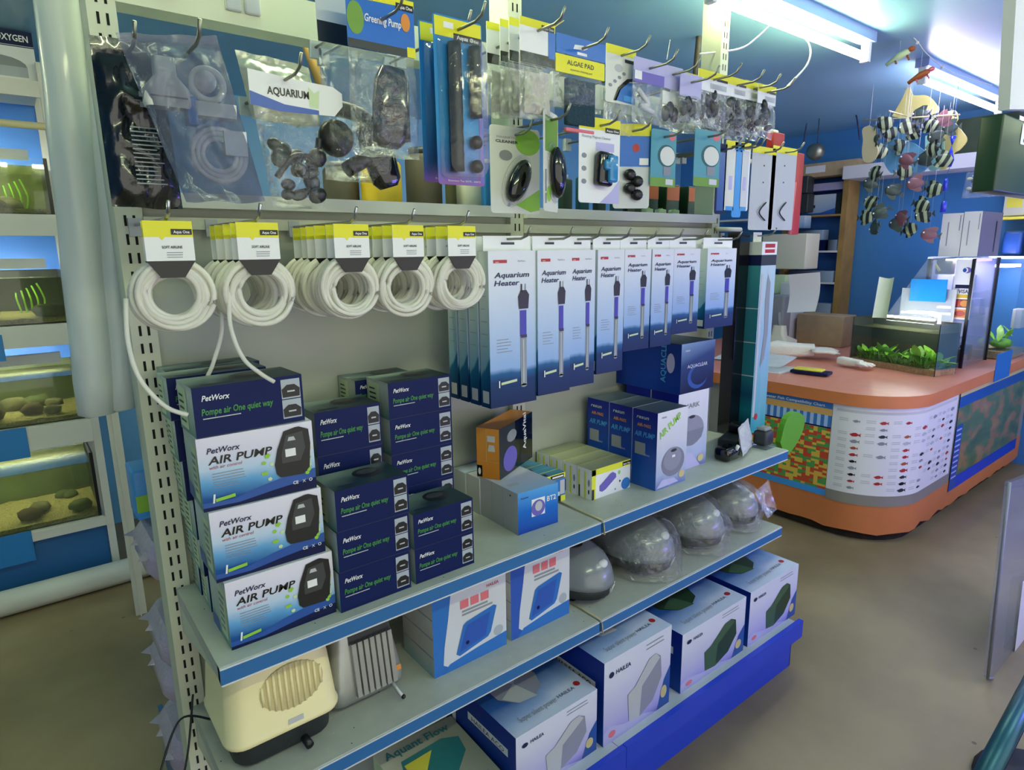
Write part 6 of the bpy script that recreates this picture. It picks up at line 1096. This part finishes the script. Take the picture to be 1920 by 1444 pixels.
plate('glass_fan', curve_px([(1735, 255), (1765, 252), (1770, 285), (1765, 312), (1745, 320), (1735, 300)]), 3.92, 'plateteal', 'pale green fan plate hanging right in the mobile')
plate('glass_fan', [(1715, 215), (1742, 205), (1748, 225), (1728, 240), (1712, 232)], 3.9, 'lilac', 'small violet grey plate near the top of the mobile')
t = thing('blue_bead_string', at(1785, 255, 'x', 3.8), 'string of shiny blue hourglass and bead ornaments right of the mobile', 'ornament')
for (pa, pb, w0, w1) in (((1786, 256), (1785, 272), 15, 2), ((1785, 274), (1781, 300), 2, 18), ((1781, 300), (1780, 313), 18, 8), ((1773, 335), (1771, 358), 8, 12), ((1770, 378), (1768, 398), 12, 14)):
    a, b = at(*pa, 'x', 3.8), at(*pb, 'x', 3.8); s_ = .0016; q = MB(); q.lathe([(w0*s_/2*1.3, a.z-b.z), (w1*s_/2*1.3, 0)][::-1], (3.8, b.y, b.z), 'beadblue', 14, sy=1); part('bead', q, t)
q = MB(); q.tube([Vector((3.8, t.location.y, CH))]+[at(*p, 'x', 3.8) for p in ((1786, 256), (1781, 312), (1774, 335), (1769, 398))], .0015, 'midblue', 5); part('string', q, t)
# garland with gecko
q = MB(); q.tube(spline([at(1675, 14, 'x', 3.0), at(1702, 58, 'x', 3.0), at(1722, 80, 'x', 3.05), at(1735, 98, 'x', 3.1), at(1768, 126, 'x', 3.2), at(1800, 142, 'x', 3.3), at(1860, 160, 'x', 3.5)]), .002, 'palegrey', 6); [q.ell(at(px, py, 'x', xx), (.008,)*3, 'palegrey', n=8) for px, py, xx in ((1675, 16, 3.0), (1720, 80, 3.05), (1767, 126, 3.2))]; q.build('bead_garland', label='thin string with beads sagging across the ceiling to the right', cat='garland')
def critter(px, py, x, cols, label, s_=1):
    c = at(px, py, 'x', x); t = thing('hanging_gecko', c, label, 'ornament'); q = MB(); q.tube([c+Vector((0, .05, -.025))*s_, c+Vector((0, .03, -.012))*s_, c, c+Vector((0, -.025, .01))*s_, c+Vector((0, -.04, .014))*s_], [.009*s_, .01*s_, .017*s_, .015*s_, .01*s_], cols[0], 10); part('body', q, t)
    q = MB(); q.ell(c+Vector((0, -.048, .02))*s_, (.013*s_, .015*s_, .011*s_), cols[1]); part('head', q, t)
    for dy, dz in ((.02, -.03), (-.03, -.025)): q = MB(); q.tube([c+Vector((0, dy, 0))*s_, c+Vector((-.01, dy-.015, dz))*s_], .004*s_, cols[1], 6); part('leg', q, t)
    q = MB(); q.tube([c+Z*.012*s_, c+Z*.11], .001, 'palegrey', 4); part('string', q, t)
critter(1686, 106, 3.02, ('palegreen', 'copper'), 'small green and brown gecko hanging from the garland', 1.0)
critter(1725, 142, 3.1, ('copper', 'pink'), 'small reddish gecko hanging at the left end of the violet tube light', .9)

# ------------------------------------------------------------------ right edge, close to the camera
ey = -.95
q = MB(); a, b = at(1893, 205, 'y', ey), at(1905, 0, 'y', ey); q.add([at(1893, 205, 'y', ey), at(1950, 205, 'y', ey), at(1950, -60, 'y', ey), at(1909, -60, 'y', ey)]+[v+Y*.02 for v in (at(1893, 205, 'y', ey), at(1950, 205, 'y', ey), at(1950, -60, 'y', ey), at(1909, -60, 'y', ey))], [(0,1,2,3), (7,6,5,4), (0,3,7,4), (0,4,5,1)], 'palegrey'); q.build('pale_pack', label='pale hanging pack cut by the top right edge of the view', cat='pack')
a, b = at(1884, 212, 'y', ey), at(1960, 372, 'y', ey); q = MB(); q.rbox(((a.x+b.x)/2, ey+.02, (a.z+b.z)/2), (b.x-a.x, .04, a.z-b.z), .004, 'darkgreen'); f = front(a.x, b.x, ey, b.z, a.z); q.rect(f, .32, .68, .6, .95, 'white', 2); q.text(f, '3', .36, .72, .18, 'black', 3, bold=True); q.build('dark_green_box', label='dark green box with a white sticker at the right edge of the view', cat='box')
pl = [(1893, 905), (1960, 880), (1960, 1270), (1852, 1272)]; q = MB(); P_ = [at(px, py, 'y', -.9) for px, py in pl]; q.add(P_+[p+Y*.012 for p in P_], [(3,2,1,0), (4,5,6,7), (0,4,7,3), (3,7,6,2)], 'glasspane'); q.tube([P_[0], P_[3]], .005, 'grey', 8); q.tube([P_[3], P_[2]], .005, 'grey', 8); P2 = [at(px, py, 'y', -.905) for px, py in ((1918, 1090), (1960, 1080), (1960, 1268), (1897, 1270))]; q.add(P2, [(3,2,1,0)], 'white'); q.build('clear_sign_holder', label='clear plastic sign holder with a white sheet at the right edge', cat='sign holder')
q = MB(); a, b = at(1845, 1460, 'y', -1.15), at(1935, 1285, 'y', -1.15); q.tube([a+(a-b)*.2, b+(b-a)*.3], .018, 'railteal', 14); mat('railteal', '2c5c70', .35, .5); q.tube([a+Vector((.04, 0, -.01)), b+Vector((.05, 0, -.01))], .016, 'navy', 12); q.build('metal_rail', label='teal metal rail crossing the bottom right corner', cat='rail')
PX, PY = 1.80, -1.14
t = thing('display_stand', (PX, PY, 0), 'grey metal display stand standing just outside the right edge of the view', 'stand')
q = MB(); q.tube([(PX, PY, .02), (PX, PY, 2.1)], .014, 'post', 10); part('pole', q, t); q = MB(); q.lathe([(.16, 0), (.16, .012), (.03, .02)], (PX, PY, 0), 'darkgrey', 24); part('foot', q, t)
for tg in (at(1958, 240, 'y', -.93)+Y*.02, at(1948, 60, 'y', -.94)+Z*.0, at(1958, 900, 'y', -.895), at(1950, 1275, 'y', -.895), at(1935, 1285, 'y', -1.15)+X*.02):
    q = MB(); q.tube([(PX, PY, tg.z+.02), tg], .005, 'chrome', 8); part('arm', q, t)
# ------------------------------------------------------------------ lit tanks opposite, outside the view: their violet hood lamps shine on the floor and base boxes
for k, (x, y) in enumerate(((2.2, -1.9), (3.6, -1.7))):
    t = thing('opposite_tank', (x, y, .0), 'lit fish tank standing outside the view across the aisle, %s' % ('near' if k == 0 else 'far'), 'fish tank'); q = MB(); q.box(x-.45, x+.45, y-.2, y+.2, 0, .55, 'kickblue'); part('cabinet', q, t); q = MB(); q.box(x-.45, x+.45, y-.2, y+.2, .551, .9, 'glass'); part('glass', q, t); q = MB(); q.box(x-.42, x+.42, y+.05, y+.15, .94, .955, 'violet_hood'); q.box(x-.42, x+.42, y+.204, y+.212, .80, .86, 'violet_hood'); part('hood_lamp', q, t)
